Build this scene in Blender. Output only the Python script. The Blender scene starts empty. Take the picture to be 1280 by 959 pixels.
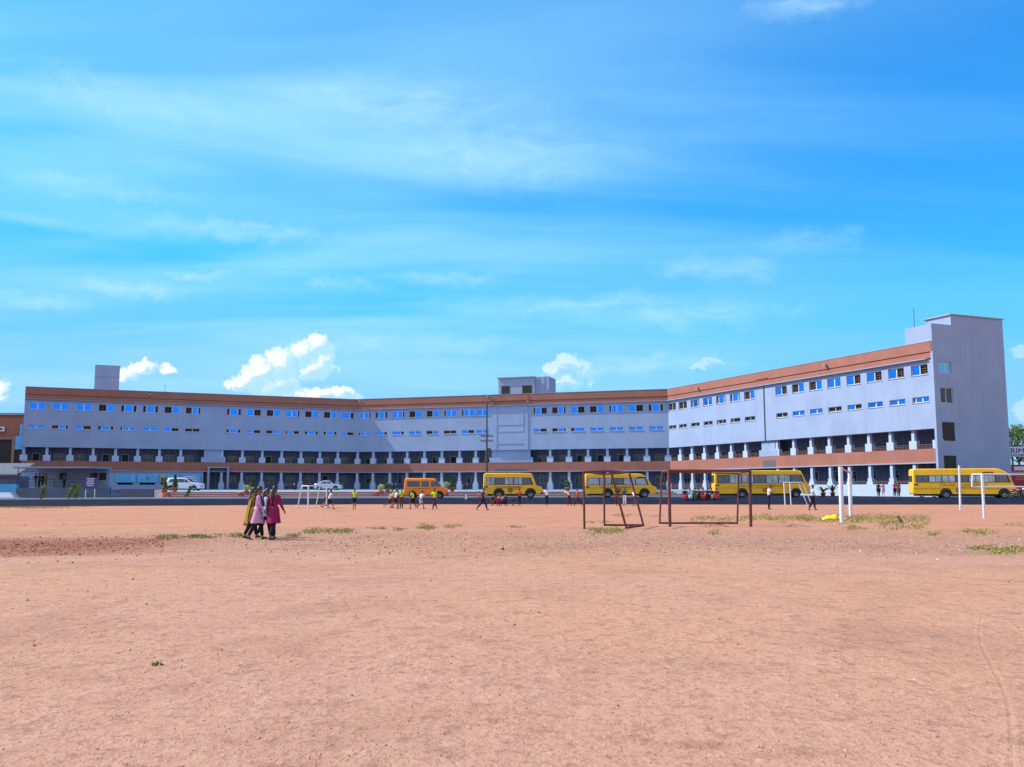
import bpy, bmesh, math, random
from mathutils import Vector, Matrix
R = math.radians
random.seed(7)
scn = bpy.context.scene
col = scn.collection

# ------------------------------------------------------------------ camera
F_PX, CX, CY, HZ, CAMZ = 1150.0, 640.0, 479.5, 609.0, 1.6
PITCH = math.atan((HZ - CY) / F_PX)
cam = bpy.data.objects.new('camera', bpy.data.cameras.new('camera'))
col.objects.link(cam)
cam.data.sensor_width = 36.0
cam.data.lens = 36.0 * F_PX / 1280.0
cam.data.clip_start = 0.1
cam.data.clip_end = 9000
cam.location = (0, 0, CAMZ)
cam.rotation_euler = (R(90) + PITCH, 0, 0)
scn.camera = cam

# ------------------------------------------------------------------ light
SUN_EL = R(44)
SUN_AZ = math.atan2(-0.985, 0.14)           # measured from +Y towards +X
SUN_DIR = Vector((math.sin(SUN_AZ) * math.cos(SUN_EL), math.cos(SUN_AZ) * math.cos(SUN_EL), math.sin(SUN_EL)))
sun = bpy.data.objects.new('sun', bpy.data.lights.new('sun', 'SUN'))
col.objects.link(sun)
sun.data.energy = 5.0
sun.data.angle = R(0.55)
sun.data.color = (1.0, 0.93, 0.84)
sun.rotation_euler = (-SUN_DIR).to_track_quat('-Z', 'Y').to_euler()
scn.view_settings.view_transform = 'Standard'
scn.view_settings.look = 'None'
scn.view_settings.exposure = 0.35
scn.view_settings.gamma = 1.0
scn.view_settings.use_curve_mapping = False


def ray(px, py):
    u = (px - CX) / F_PX
    v = (CY - py) / F_PX
    c, s = math.cos(PITCH), math.sin(PITCH)
    return Vector((u, c - v * s, s + v * c))


def on(px, py, z=0.0):
    d = ray(px, py)
    k = (z - CAMZ) / d.z
    return Vector((d.x * k, d.y * k, z))


def at(px, py, Y):
    d = ray(px, py)
    k = Y / d.y
    return Vector((d.x * k, Y, CAMZ + d.z * k))


# ------------------------------------------------------------------ node helpers
class NT:
    def __init__(self, nt):
        self.nt = nt
        self.n = nt.nodes
        self.l = nt.links

    def new(self, t, **kw):
        x = self.n.new(t)
        for k, v in kw.items():
            setattr(x, k, v)
        return x

    def put(self, sock, v):
        if hasattr(v, 'is_output') or isinstance(v, bpy.types.NodeSocket):
            self.l.new(v, sock)
        else:
            sock.default_value = v

    def math(self, op, a, b=0.0, c=None, clamp=False):
        x = self.new('ShaderNodeMath', operation=op)
        x.use_clamp = clamp
        self.put(x.inputs[0], a)
        self.put(x.inputs[1], b)
        if c is not None:
            self.put(x.inputs[2], c)
        return x.outputs[0]

    def vec(self, op, a, b=None):
        x = self.new('ShaderNodeVectorMath', operation=op)
        self.put(x.inputs[0], a)
        if b is not None:
            self.put(x.inputs[1], b)
        return x.outputs['Value'] if op in ('LENGTH', 'DOT_PRODUCT') else x.outputs[0]

    def comb(self, x, y, z):
        n = self.new('ShaderNodeCombineXYZ')
        for i, v in enumerate((x, y, z)):
            self.put(n.inputs[i], v)
        return n.outputs[0]

    def noise(self, vec, scale, detail=3.0, rough=0.55, dist=0.0, color=False):
        n = self.new('ShaderNodeTexNoise')
        if vec is not None:
            self.l.new(vec, n.inputs['Vector'])
        n.inputs['Scale'].default_value = scale
        n.inputs['Detail'].default_value = detail
        n.inputs['Roughness'].default_value = rough
        n.inputs['Distortion'].default_value = dist
        return n.outputs['Color' if color else 'Fac']

    def map(self, v, a, b, c=0.0, d=1.0, smooth=True):
        n = self.new('ShaderNodeMapRange')
        n.interpolation_type = 'SMOOTHSTEP' if smooth else 'LINEAR'
        self.put(n.inputs[0], v)
        for i, k in enumerate((a, b, c, d)):
            self.put(n.inputs[i + 1], k)
        return n.outputs[0]

    def mix(self, f, a, b, mode='MIX'):
        n = self.new('ShaderNodeMix', data_type='RGBA', blend_type=mode)
        n.clamp_factor = True
        self.put(n.inputs[0], f)
        self.put(n.inputs[6], a if not isinstance(a, tuple) else (*a, 1)[:4])
        self.put(n.inputs[7], b if not isinstance(b, tuple) else (*b, 1)[:4])
        return n.outputs[2]

    def scale(self, v, s):
        return self.vec('MULTIPLY', v, s)


# ------------------------------------------------------------------ sky
def build_world():
    w = bpy.data.worlds.new('World')
    scn.world = w
    w.use_nodes = True
    N = NT(w.node_tree)
    N.n.clear()
    out = N.new('ShaderNodeOutputWorld')
    bg = N.new('ShaderNodeBackground')
    bg.inputs['Strength'].default_value = 0.085
    N.l.new(bg.outputs[0], out.inputs[0])
    sky = N.new('ShaderNodeTexSky')
    sky.sky_type = 'NISHITA'
    sky.sun_disc = False
    sky.sun_elevation = SUN_EL
    sky.sun_rotation = SUN_AZ
    sky.altitude = 300
    sky.air_density = 1.0
    sky.dust_density = 0.6
    sky.ozone_density = 1.5
    tint = N.mix(1.0, sky.outputs[0], SKY_TINT, 'MULTIPLY')
    tc = N.new('ShaderNodeTexCoord')
    d = N.vec('NORMALIZE', tc.outputs['Generated'])
    sep = N.new('ShaderNodeSeparateXYZ')
    N.l.new(d, sep.inputs[0])
    x, y, z = sep.outputs
    # the sky is a deeper blue away from the sun and higher up
    dsun = N.vec('DOT_PRODUCT', d, tuple(SUN_DIR))
    deep = N.map(dsun, 0.75, 0.0, 0.0, 1.0)
    up = N.map(z, 0.05, 0.55, 0.0, 1.0)
    dd = N.math('MULTIPLY', deep, up)
    base = N.mix(dd, tint, N.mix(1.0, tint, (0.10, 0.86, 1.2), 'MULTIPLY'))
    base = N.vec('MINIMUM', base, (2.2, 5.5, 12.0))
    # thin high cloud, laid out on a flat sheet overhead
    zz = N.math('MAXIMUM', N.math('ADD', z, 0.12), 0.06)
    sx = N.math('DIVIDE', x, zz)
    sy = N.math('DIVIDE', y, zz)
    sheet = N.comb(N.math('MULTIPLY', sx, 0.34), sy, 0.0)
    warp = N.noise(sheet, 0.9, 3, 0.5, color=True)
    sheet2 = N.vec('ADD', sheet, N.scale(N.vec('SUBTRACT', warp, (.5, .5, .5)), (1.1, 1.1, 0)))
    a1 = N.noise(sheet2, 0.95, 4, 0.52)
    a2 = N.noise(N.comb(N.math('MULTIPLY', sx, 0.5), N.math('MULTIPLY', sy, 1.9), 3.0), 1.3, 5, 0.58, 0.9)
    c1 = N.map(a1, 0.30, 0.64)
    c2 = N.map(a2, 0.42, 0.80)
    cc = N.math('ADD', N.math('MULTIPLY', c1, 0.56), N.math('MULTIPLY', c2, 0.34), clamp=True)
    side = N.map(x, 0.55, -0.20, 0.24, 1.0)
    cc = N.math('MULTIPLY', cc, side)
    up2 = N.map(z, 0.75, 0.35, 0.25, 1.0)
    cc = N.math('MULTIPLY', cc, up2)
    s1 = N.mix(cc, base, CIRRUS)
    low = N.map(z, 0.24, 0.03, 0.0, 0.60)
    s1 = N.mix(low, s1, HORIZON)
    # one thin streak on the left
    az = N.math('MULTIPLY', N.math('ARCTAN2', x, y), 180 / math.pi)
    el = N.math('MULTIPLY', N.math('ARCSINE', z), 180 / math.pi)
    p = N.comb(az, el, 0.0)
    nz = N.noise(p, 0.55, 5, 0.62, color=True)
    nz2 = N.noise(p, 1.9, 5, 0.6, color=True)
    nf = N.noise(p, 1.1, 5, 0.62)
    wob = N.vec('ADD', N.scale(N.vec('SUBTRACT', nz, (.5, .5, .5)), (1.5, 1.3, 0)),
                N.scale(N.vec('SUBTRACT', nz2, (.5, .5, .5)), (1.0, 0.9, 0)))
    q = N.vec('ADD', p, wob)

    def dirdeg(px, py):
        v = ray(px, py).normalized()
        return math.degrees(math.atan2(v.x, v.y)), math.degrees(math.asin(v.z))
    PXD = math.degrees(1 / F_PX)
    # cumulus heads low over the roofs: (px, py, rx, ry) of each puff
    puffs = [(398, 432, 17, 14), (378, 440, 18, 15), (352, 452, 18, 18), (331, 462, 17, 18), (312, 474, 17, 18), (296, 480, 14, 10),
             (345, 480, 32, 22), (392, 460, 24, 16), (408, 448, 14, 20), (400, 492, 52, 8), (425, 487, 14, 6), (365, 495, 40, 8),
             (176, 459, 17, 9), (160, 468, 14, 9), (206, 463, 16, 5),
             (712, 453, 20, 11), (692, 460, 15, 10), (728, 460, 13, 12), (700, 476, 26, 10), (735, 474, 9, 9), 
             (890, 453, 16, 6), (875, 460, 14, 5), (1278, 442, 14, 10), (1290, 512, 26, 14), (1275, 540, 20, 10), (418, 462, 8, 2.5),
             (-80, 470, 60, 24), (-30, 482, 40, 18), (1360, 470, 60, 30)]
    def density(qq, lst, grow=1.12):
        dn = None
        for (px, py, rx, ry) in lst:
            a, e = dirdeg(px, py)
            sc = PXD * math.cos(math.atan((px - CX) / F_PX)) ** 2
            qv = N.vec('MULTIPLY', N.vec('SUBTRACT', qq, (a, e, 0)), (1 / (rx * sc * grow), 1 / (ry * PXD * grow), 0))
            f = N.math('SUBTRACT', 1.0, N.vec('LENGTH', qv))
            dn = f if dn is None else N.math('MAXIMUM', dn, f)
        return dn
    # soft wisps lower down
    wisps = [(560, 352, 90, 13), (430, 356, 70, 10), (150, 362, 120, 15), (255, 345, 70, 11), (50, 378, 80, 13), (630, 195, 230, 62), (500, 130, 260, 50), (700, 385, 230, 24), (900, 335, 120, 22),
             (860, 395, 200, 22), (1010, 300, 90, 26), (300, 290, 240, 18), (120, 235, 180, 16), (480, 430, 260, 18), (820, 455, 170, 22), (1010, 5, 110, 22), (150, 120, 200, 34)]
    wn = N.noise(N.comb(N.math('MULTIPLY', az, 0.35), el, 4.0), 0.55, 6, 0.66, 1.0)
    wd = N.math('MULTIPLY', N.map(density(N.vec('ADD', p, N.scale(N.vec('SUBTRACT', nz, (.5, .5, .5)), (5.0, 2.2, 0))), wisps, 1.0), 0.0, 0.9), N.map(wn, 0.26, 0.78, 0.1, 1.0))
    s1 = N.mix(N.math('MULTIPLY', wd, 0.52), s1, WISP)
    dens = density(q, puffs)
    dens2 = density(N.vec('ADD', q, (-0.36, 0.42, 0)), puffs[:22])
    rim = N.map(dens, -0.02, 0.30)
    lit = N.map(N.math('ADD', N.math('SUBTRACT', dens, dens2), N.math('MULTIPLY', N.math('SUBTRACT', nf, 0.5), 1.3)), -0.16, 0.62)
    ccol = N.mix(lit, CUM_SHADE, CUM_LIT)
    fade = N.map(az, dirdeg(430, 460)[0], dirdeg(900, 460)[0], 0.95, 0.30)
    al = N.math('MULTIPLY', rim, N.math('MULTIPLY', fade, N.map(lit, 0.0, 1.0, 0.62, 0.97)))
    s2 = N.mix(al, s1, ccol)
    a0, e0 = dirdeg(-5, 266)
    a3, e3 = dirdeg(215, 300)
    tt = N.math('DIVIDE', N.math('SUBTRACT', az, a0), a3 - a0)
    tcl = N.math('MINIMUM', N.math('MAXIMUM', tt, -1.0), 1.6)
    ey = N.math('ADD', e0, N.math('MULTIPLY', N.math('SUBTRACT', N.math('MULTIPLY', tcl, 1.5), N.math('MULTIPLY', N.math('MULTIPLY', tcl, tcl), 0.5)), e3 - e0))
    dv = N.math('ABSOLUTE', N.math('ADD', N.math('SUBTRACT', el, ey), N.math('MULTIPLY', N.math('SUBTRACT', nf, .5), .35)))
    stk = N.math('MULTIPLY', N.map(dv, 0.50, 0.0), N.map(tt, 1.3, 0.2))
    s3 = N.mix(N.math('MULTIPLY', stk, 0.34), s2, CIRRUS)
    # unseen white cloud added behind the viewer to brighten the shaded sides
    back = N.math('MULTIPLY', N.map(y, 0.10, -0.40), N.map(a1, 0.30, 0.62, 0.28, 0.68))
    s4 = N.mix(back, s3, BACK_FILL_CLOUD)
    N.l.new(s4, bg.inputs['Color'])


SKY_TINT = (0.24, 1.50, 2.1)
CIRRUS = (3.9, 7.9, 10.6)
HORIZON = (3.7, 6.7, 9.9)
BACK_FILL_CLOUD = (10.5, 10.3, 10.2)
CUM_LIT = (9.6, 10.0, 10.4)
CUM_SHADE = (5.3, 8.1, 10.3)
WISP = (5.4, 8.5, 10.8)
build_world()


# ------------------------------------------------------------------ materials
def lin(r, g, b):
    f = lambda c: (c / 12.92) if c <= 0.04045 else ((c + 0.055) / 1.055) ** 2.4
    return (f(r / 255), f(g / 255), f(b / 255))


MATS = {}


def mat(name, c, rough=0.7, metal=0.0, var=0.10, vscale=3.0, bump=0.0, bscale=30.0, spec=0.5, streak=0.0, coat=0.0):
    if name in MATS:
        return MATS[name]
    m = bpy.data.materials.new(name)
    m.use_nodes = True
    N = NT(m.node_tree)
    b = N.n['Principled BSDF']
    b.inputs['Roughness'].default_value = rough
    b.inputs['Metallic'].default_value = metal
    b.inputs['Specular IOR Level'].default_value = spec
    b.inputs['Coat Weight'].default_value = coat
    tc = N.new('ShaderNodeTexCoord')
    o = tc.outputs['Object']
    n = N.noise(o, vscale, 4, 0.6)
    f = N.map(n, 0.3, 0.7, 1 - var, 1 + var, smooth=False)
    c3 = N.mix(1.0, (*c, 1), N.comb(f, f, f), 'MULTIPLY')
    if streak:
        sv = N.scale(o, (1.6, 1.6, 0.10))
        st = N.map(N.noise(sv, 1.1, 5, 0.65), 0.50, 0.80)
        c3 = N.mix(N.math('MULTIPLY', st, streak), c3, tuple(x * 0.62 for x in c) + (1,))
    N.l.new(c3, b.inputs['Base Color'])
    if bump:
        bp = N.new('ShaderNodeBump')
        bp.inputs['Strength'].default_value = bump
        bp.inputs['Distance'].default_value = 0.02
        N.l.new(N.noise(o, bscale, 3, 0.6), bp.inputs['Height'])
        N.l.new(bp.outputs[0], b.inputs['Normal'])
    MATS[name] = m
    return m


WALL = mat('lavender_paint', (0.275, 0.352, 0.53), 0.85, var=0.08, vscale=0.30, streak=0.34, spec=0.2)
BROWN = mat('terracotta_paint', (0.315, 0.135, 0.105), 0.85, var=0.10, vscale=0.4, streak=0.34, spec=0.2)
LEDGE = mat('ledge_concrete', (0.27, 0.32, 0.44), 0.9, var=0.10)
PILLAR = mat('pillar_paint', (0.40, 0.49, 0.68), 0.85, var=0.05, vscale=1.0, streak=0.15, spec=0.2)
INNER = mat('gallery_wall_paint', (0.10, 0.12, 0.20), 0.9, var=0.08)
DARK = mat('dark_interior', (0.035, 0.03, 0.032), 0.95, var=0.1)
ROOFM = mat('roof_concrete', (0.33, 0.32, 0.31), 0.9, var=0.1)
FRAME = mat('white_aluminium', (0.62, 0.66, 0.72), 0.4, var=0.03)
GLASS = mat('blue_window_glass', (0.012, 0.23, 0.90), 0.10, metal=0.7, var=0.10, vscale=0.7)
GDARK = mat('dark_window_glass', (0.02, 0.025, 0.035), 0.15, var=0.2)
GRILLE = mat('brown_window_grille', (0.085, 0.05, 0.035), 0.6, var=0.2)
DOORM = mat('dark_door_wood', (0.06, 0.04, 0.035), 0.6, var=0.2)
GALFR = mat('gallery_frame_paint', (0.36, 0.34, 0.36), 0.6, var=0.1)
RAILM = mat('rust_red_railing', (0.22, 0.10, 0.07), 0.6, var=0.2)
GREYM = mat('grey_cement', (0.13, 0.15, 0.22), 0.9, var=0.12, vscale=0.8, streak=0.3, bump=0.2)
BRICK = mat('brick_red_tile', (0.33, 0.13, 0.10), 0.8, var=0.22, vscale=2.0)
WHITE = mat('white_paint', (0.72, 0.74, 0.80), 0.6, var=0.04)
NOSING = mat('pale_stone_nosing', (0.55, 0.58, 0.68), 0.8, var=0.08)
PLAZAM = mat('pale_concrete_paving', (0.20, 0.29, 0.40), 0.85, var=0.12, vscale=0.6)
ASPHALT = mat('fresh_asphalt', (0.014, 0.017, 0.034), 0.95, var=0.25, vscale=0.8, bump=0.5, bscale=25, spec=0.08)
YELLOW = mat('bus_yellow_paint', (0.95, 0.50, 0.003), 0.45, var=0.10, vscale=1.2, coat=0.12)
ORANGE = mat('van_orange_paint', (0.92, 0.25, 0.004), 0.45, var=0.05, coat=0.15)
BLACKR = mat('black_rubber', (0.016, 0.016, 0.018), 0.85, var=0.1)
BLACKP = mat('black_plastic', (0.012, 0.012, 0.014), 0.5, var=0.1)
RIM = mat('wheel_rim_grey', (0.22, 0.23, 0.26), 0.5, metal=0.4)
VGLASS = mat('vehicle_glass', (0.05, 0.065, 0.085), 0.06, var=0.3, vscale=2.0, spec=0.8)
VGLASSL = mat('pale_vehicle_glass', (0.30, 0.36, 0.44), 0.12, var=0.45, vscale=1.6, spec=0.8)
WSCREEN = mat('windscreen_glass', (0.10, 0.22, 0.36), 0.05, metal=0.5, var=0.1)
CARWHITE = mat('white_car_paint', (0.70, 0.73, 0.78), 0.25, coat=0.6, var=0.02)
CARSILV = mat('silver_car_paint', (0.48, 0.56, 0.62), 0.28, metal=0.4, coat=0.5, var=0.02)
LAMPM = mat('headlamp_lens', (0.7, 0.72, 0.75), 0.1, var=0.05)
LETTER = mat('maroon_lettering', (0.10, 0.035, 0.01), 0.6)
RUST = mat('red_oxide_pipe', (0.11, 0.024, 0.022), 0.6, var=0.25, vscale=6)
WPIPE = mat('white_pipe_paint', (0.58, 0.62, 0.74), 0.5, var=0.08, vscale=5)
POLE = mat('dark_pole_steel', (0.05, 0.05, 0.06), 0.6)
BANNER = mat('sky_blue_banner', (0.10, 0.42, 0.78), 0.6, var=0.18, vscale=0.8)
POTRED = mat('terracotta_pot', (0.42, 0.10, 0.06), 0.8, var=0.15)
LEAFD = mat('dark_green_leaf', (0.045, 0.12, 0.03), 0.7, var=0.4, vscale=5)
LEAFL = mat('pale_green_leaf', (0.42, 0.50, 0.22), 0.7, var=0.3, vscale=5)
LEAFM = mat('mid_green_leaf', (0.10, 0.17, 0.035), 0.7, var=0.4, vscale=5)
BARK = mat('brown_bark', (0.11, 0.07, 0.05), 0.9, var=0.3)


# ------------------------------------------------------------------ mesh helpers
class MB:
    def __init__(self):
        self.v, self.f, self.mi, self.sm = [], [], [], []

    def poly(self, pts, mi=0, smooth=False):
        i = len(self.v)
        self.v += [tuple(p) for p in pts]
        self.f.append(tuple(range(i, i + len(pts))))
        self.mi.append(mi)
        self.sm.append(smooth)

    def mesh(self, verts, faces, mi=0, smooth=False):
        i = len(self.v)
        self.v += [tuple(p) for p in verts]
        for f in faces:
            self.f.append(tuple(i + k for k in f))
            self.mi.append(mi)
            self.sm.append(smooth)

    def hexa(self, c, mi=0):   # 8 corners: bottom ring 0-3, top ring 4-7
        self.mesh(c, [(3, 2, 1, 0), (4, 5, 6, 7), (0, 1, 5, 4), (1, 2, 6, 5), (2, 3, 7, 6), (3, 0, 4, 7)], mi)

    def box(self, x0, x1, y0, y1, z0, z1, mi=0, M=None):
        c = [(x0, y0, z0), (x1, y0, z0), (x1, y1, z0), (x0, y1, z0), (x0, y0, z1), (x1, y0, z1), (x1, y1, z1), (x0, y1, z1)]
        if M is not None:
            c = [M @ Vector(p) for p in c]
        self.hexa(c, mi)

    def tube(self, pts, rad, n=8, mi=0, smooth=True, cap=True):
        pts = [Vector(p) for p in pts]
        if not hasattr(rad, '__len__'):
            rad = [rad] * len(pts)
        rings = []
        up = Vector((0, 0, 1))
        for i, p in enumerate(pts):
            a = pts[max(i - 1, 0)]
            b = pts[min(i + 1, len(pts) - 1)]
            d = (b - a).normalized()
            u = d.cross(up)
            if u.length < 1e-3:
                u = d.cross(Vector((0, 1, 0)))
            u.normalize()
            w = u.cross(d)
            r = rad[i] if hasattr(rad[i], '__len__') else (rad[i], rad[i])
            rings.append([p + u * math.cos(2 * math.pi * k / n) * r[0] + w * math.sin(2 * math.pi * k / n) * r[1] for k in range(n)])
        v = [q for r in rings for q in r]
        f = []
        for i in range(len(pts) - 1):
            for k in range(n):
                k2 = (k + 1) % n
                f.append((i * n + k, i * n + k2, (i + 1) * n + k2, (i + 1) * n + k))
        self.mesh(v, f, mi, smooth)
        if cap:
            self.poly(rings[0][::-1], mi)
            self.poly(rings[-1], mi)

    def lathe(self, prof, n=20, axis='Y', at=(0, 0, 0), mi=0, smooth=True):   # prof: (r, h)
        v, f = [], []
        at = Vector(at)
        for (r, h) in prof:
            for k in range(n):
                a = 2 * math.pi * k / n
                if axis == 'Y':
                    v.append(at + Vector((r * math.cos(a), h, r * math.sin(a))))
                elif axis == 'X':
                    v.append(at + Vector((h, r * math.cos(a), r * math.sin(a))))
                else:
                    v.append(at + Vector((r * math.cos(a), r * math.sin(a), h)))
        for i in range(len(prof) - 1):
            for k in range(n):
                k2 = (k + 1) % n
                f.append((i * n + k, i * n + k2, (i + 1) * n + k2, (i + 1) * n + k))
        self.mesh(v, f, mi, smooth)

    def ball(self, c, r, nu=10, nv=7, mi=0, M=None):
        c = Vector(c)
        if not hasattr(r, '__len__'):
            r = (r, r, r)
        v, f = [], []
        for j in range(nv + 1):
            t = math.pi * j / nv
            for k in range(nu):
                a = 2 * math.pi * k / nu
                p = Vector((r[0] * math.sin(t) * math.cos(a), r[1] * math.sin(t) * math.sin(a), r[2] * math.cos(t)))
                v.append(c + (M @ p if M is not None else p))
        for j in range(nv):
            for k in range(nu):
                k2 = (k + 1) % nu
                f.append((j * nu + k, (j + 1) * nu + k, (j + 1) * nu + k2, j * nu + k2))
        self.mesh(v, f, mi, True)

    def data(self, name, mats):
        me = bpy.data.meshes.new(name)
        me.from_pydata(self.v, [], self.f)
        mats = mats if isinstance(mats, (list, tuple)) else [mats]
        for m in mats:
            me.materials.append(m)
        me.polygons.foreach_set('material_index', self.mi)
        me.polygons.foreach_set('use_smooth', self.sm)
        me.update()
        return me

    def build(self, name, mats, parent=None, loc=None, rz=0.0):
        o = bpy.data.objects.new(name, self.data(name, mats))
        col.objects.link(o)
        if parent is not None:
            o.parent = parent
        if loc is not None:
            o.location = loc
        if rz:
            o.rotation_euler = (0, 0, rz)
        return o


def tag(o, label=None, cat=None, group=None, kind=None):
    if label:
        o['label'] = label
    if cat:
        o['category'] = cat
    if group:
        o['group'] = group
    if kind:
        o['kind'] = kind
    return o


def thing(name, label, cat, loc=(0, 0, 0), rz=0.0, group=None):
    o = bpy.data.objects.new(name, None)
    o.empty_display_size = 0.3
    col.objects.link(o)
    o.location = loc
    o.rotation_euler = (0, 0, rz)
    return tag(o, label, cat, group)


def link_copy(o, parent, loc=None, rz=None):
    c = o.copy()
    col.objects.link(c)
    c.parent = parent
    if loc is not None:
        c.location = loc
    if rz is not None:
        c.rotation_euler = (0, 0, rz)
    return c


def dup(root, loc, rz, label, group=None):
    r = root.copy()
    col.objects.link(r)
    r.location = loc
    r.rotation_euler = (0, 0, rz)
    r['label'] = label
    if group:
        r['group'] = group
    for ch in list(root.children):
        c = link_copy(ch, r)
        for g in list(ch.children):
            link_copy(g, c)
    return r


# ------------------------------------------------------------------ ground
def ground_material():
    m = bpy.data.materials.new('red_earth')
    m.use_nodes = True
    N = NT(m.node_tree)
    b = N.n['Principled BSDF']
    b.inputs['Roughness'].default_value = 0.95
    b.inputs['Specular IOR Level'].default_value = 0.12
    tc = N.new('ShaderNodeTexCoord')
    o = tc.outputs['Object']
    sep = N.new('ShaderNodeSeparateXYZ')
    N.l.new(o, sep.inputs[0])
    x, y, z = sep.outputs
    n0 = N.noise(o, 0.07, 3, 0.5)
    n1 = N.noise(o, 0.32, 5, 0.6, 0.6)
    n2 = N.noise(o, 1.7, 5, 0.65, 0.4)
    n3 = N.noise(o, 8.0, 4, 0.6)
    n4 = N.noise(o, 60.0, 4, 0.7)
    n5 = N.noise(o, 3.2, 3, 0.6)
    n6 = N.noise(o, 15.0, 3, 0.62)
    c = N.mix(N.map(n0, 0.35, 0.65), (0.435, 0.240, 0.172), (0.470, 0.248, 0.150))
    # worn, redder earth on the far half of the pitch
    far = N.map(N.math('ADD', y, N.math('MULTIPLY', N.math('SUBTRACT', n1, .5), 14.0)), 26, 44)
    c = N.mix(N.math('MULTIPLY', far, 0.8), c, (0.480, 0.210, 0.125))
    c = N.mix(N.math('MULTIPLY', N.map(n1, 0.47, 0.68), 0.52), c, (0.32, 0.165, 0.108))
    c = N.mix(N.math('MULTIPLY', N.map(n2, 0.50, 0.74), 0.50), c, (0.51, 0.305, 0.225))
    c = N.mix(N.math('MULTIPLY', N.map(n5, 0.52, 0.70), 0.55), c, (0.26, 0.135, 0.092))
    c = N.mix(N.math('MULTIPLY', N.map(n3, 0.53, 0.70), 0.50), c, (0.22, 0.115, 0.08))
    c = N.mix(N.math('MULTIPLY', N.map(n6, 0.56, 0.72), 0.55), c, (0.15, 0.08, 0.058))
    c = N.mix(N.math('MULTIPLY', N.map(n6, 0.44, 0.28), 0.35), c, (0.52, 0.335, 0.24))
    # coarse gravelly belt across the middle distance
    gy = N.math('ADD', y, N.math('MULTIPLY', N.math('SUBTRACT', n1, .5), 6.0))
    belt = N.math('MULTIPLY', N.map(gy, 20.0, 25.0), N.map(gy, 39.0, 31.0))
    bx = N.map(x, -9, 3, 0.15, 1.0)
    grav = N.map(N.noise(o, 5.0, 4, 0.75), 0.47, 0.66)
    c = N.mix(N.math('MULTIPLY', N.math('MULTIPLY', belt, bx), N.math('MULTIPLY', grav, 0.75)), c, (0.25, 0.135, 0.09))
    # freshly turned dark red soil on the left
    ly = N.math('ADD', y, N.math('MULTIPLY', N.math('SUBTRACT', n1, .5), 5.0))
    soil = N.math('MULTIPLY', N.math('MULTIPLY', N.map(ly, 20.5, 22.5), N.map(ly, 30.5, 27.5)), N.map(N.math('ADD', x, N.math('MULTIPLY', N.math('SUBTRACT', n2, .5), 6)), -7.5, -11.5))
    soil = N.math('MULTIPLY', soil, N.map(n2, 0.30, 0.55, 0.35, 1.0))
    c = N.mix(N.math('MULTIPLY', soil, 0.78), c, (0.25, 0.082, 0.052))
    # damp spot in the near right
    sx = N.math('MULTIPLY', N.math('SUBTRACT', x, 1.2), 1.3)
    sy = N.math('SUBTRACT', y, 5.95)
    ds = N.math('ADD', N.math('SQRT', N.math('ADD', N.math('MULTIPLY', sx, sx), N.math('MULTIPLY', N.math('MULTIPLY', sy, sy), 6))), N.math('MULTIPLY', N.math('SUBTRACT', n3, .5), .5))
    c = N.mix(N.map(ds, 0.42, 0.10, 0, 0.5), c, (0.26, 0.12, 0.07))
    # a single narrow wheel rut on the right
    cx = N.math('ADD', N.math('MULTIPLY', y, 0.475), N.math('ADD', 0.27, N.math('MULTIPLY', N.math('SINE', N.math('MULTIPLY', y, 1.1)), 0.06)))
    dr = N.math('ABSOLUTE', N.math('SUBTRACT', x, cx))
    ron = N.math('MULTIPLY', N.map(y, 13.0, 10.5), N.map(y, 3.0, 4.0))
    rut = N.math('MULTIPLY', N.map(dr, 0.022, 0.006), ron)
    ridge = N.math('MULTIPLY', N.math('MULTIPLY', N.map(dr, 0.060, 0.035), N.map(dr, 0.014, 0.03)), ron)
    c = N.mix(N.math('MULTIPLY', ridge, 0.12), c, (0.56, 0.36, 0.25))
    # faint old wheel tracks sweeping over the pitch
    for (tx, ty, tr) in ((-22.0, 6.0, 27.0), (-21.0, 6.2, 27.4), (30.0, -2.0, 31.0), (4.0, 62.0, 44.5), (4.3, 62.0, 46.0)):
        dd = N.vec('LENGTH', N.vec('SUBTRACT', o, (tx, ty, 0)))
        tk = N.map(N.math('ABSOLUTE', N.math('ADD', N.math('SUBTRACT', dd, tr), N.math('MULTIPLY', N.math('SUBTRACT', n1, .5), .8))), 0.16, 0.03)
        c = N.mix(N.math('MULTIPLY', tk, N.map(n2, 0.40, 0.65, 0.03, 0.26)), c, (0.27, 0.140, 0.095))
    N.l.new(c, b.inputs['Base Color'])
    h = N.math('ADD', N.math('MULTIPLY', n3, 0.050), N.math('MULTIPLY', n4, 0.008))
    h = N.math('ADD', h, N.math('MULTIPLY', n6, 0.024))
    h = N.math('ADD', h, N.math('MULTIPLY', n2, 0.10))
    vor = N.new('ShaderNodeTexVoronoi')
    vor.inputs['Scale'].default_value = 22.0
    N.l.new(o, vor.inputs['Vector'])
    h = N.math('ADD', h, N.math('MULTIPLY', N.map(vor.outputs['Distance'], 0.0, 0.35, 1, 0), 0.004))
    h = N.math('ADD', h, N.math('MULTIPLY', N.math('ADD', N.math('MULTIPLY', belt, grav), soil), 0.06))
    h = N.math('ADD', h, N.math('SUBTRACT', N.math('MULTIPLY', ridge, 0.0018), N.math('MULTIPLY', rut, 0.0035)))
    bp = N.new('ShaderNodeBump')
    bp.inputs['Strength'].default_value = 0.6
    bp.inputs['Distance'].default_value = 1.0
    N.l.new(h, bp.inputs['Height'])
    N.l.new(bp.outputs[0], b.inputs['Normal'])
    return m


g = MB()
g.poly([(-3500, -400, 0), (3500, -400, 0), (3500, 6000, 0), (-3500, 6000, 0)])
tag(g.build('ground', ground_material()), kind='structure')

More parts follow.
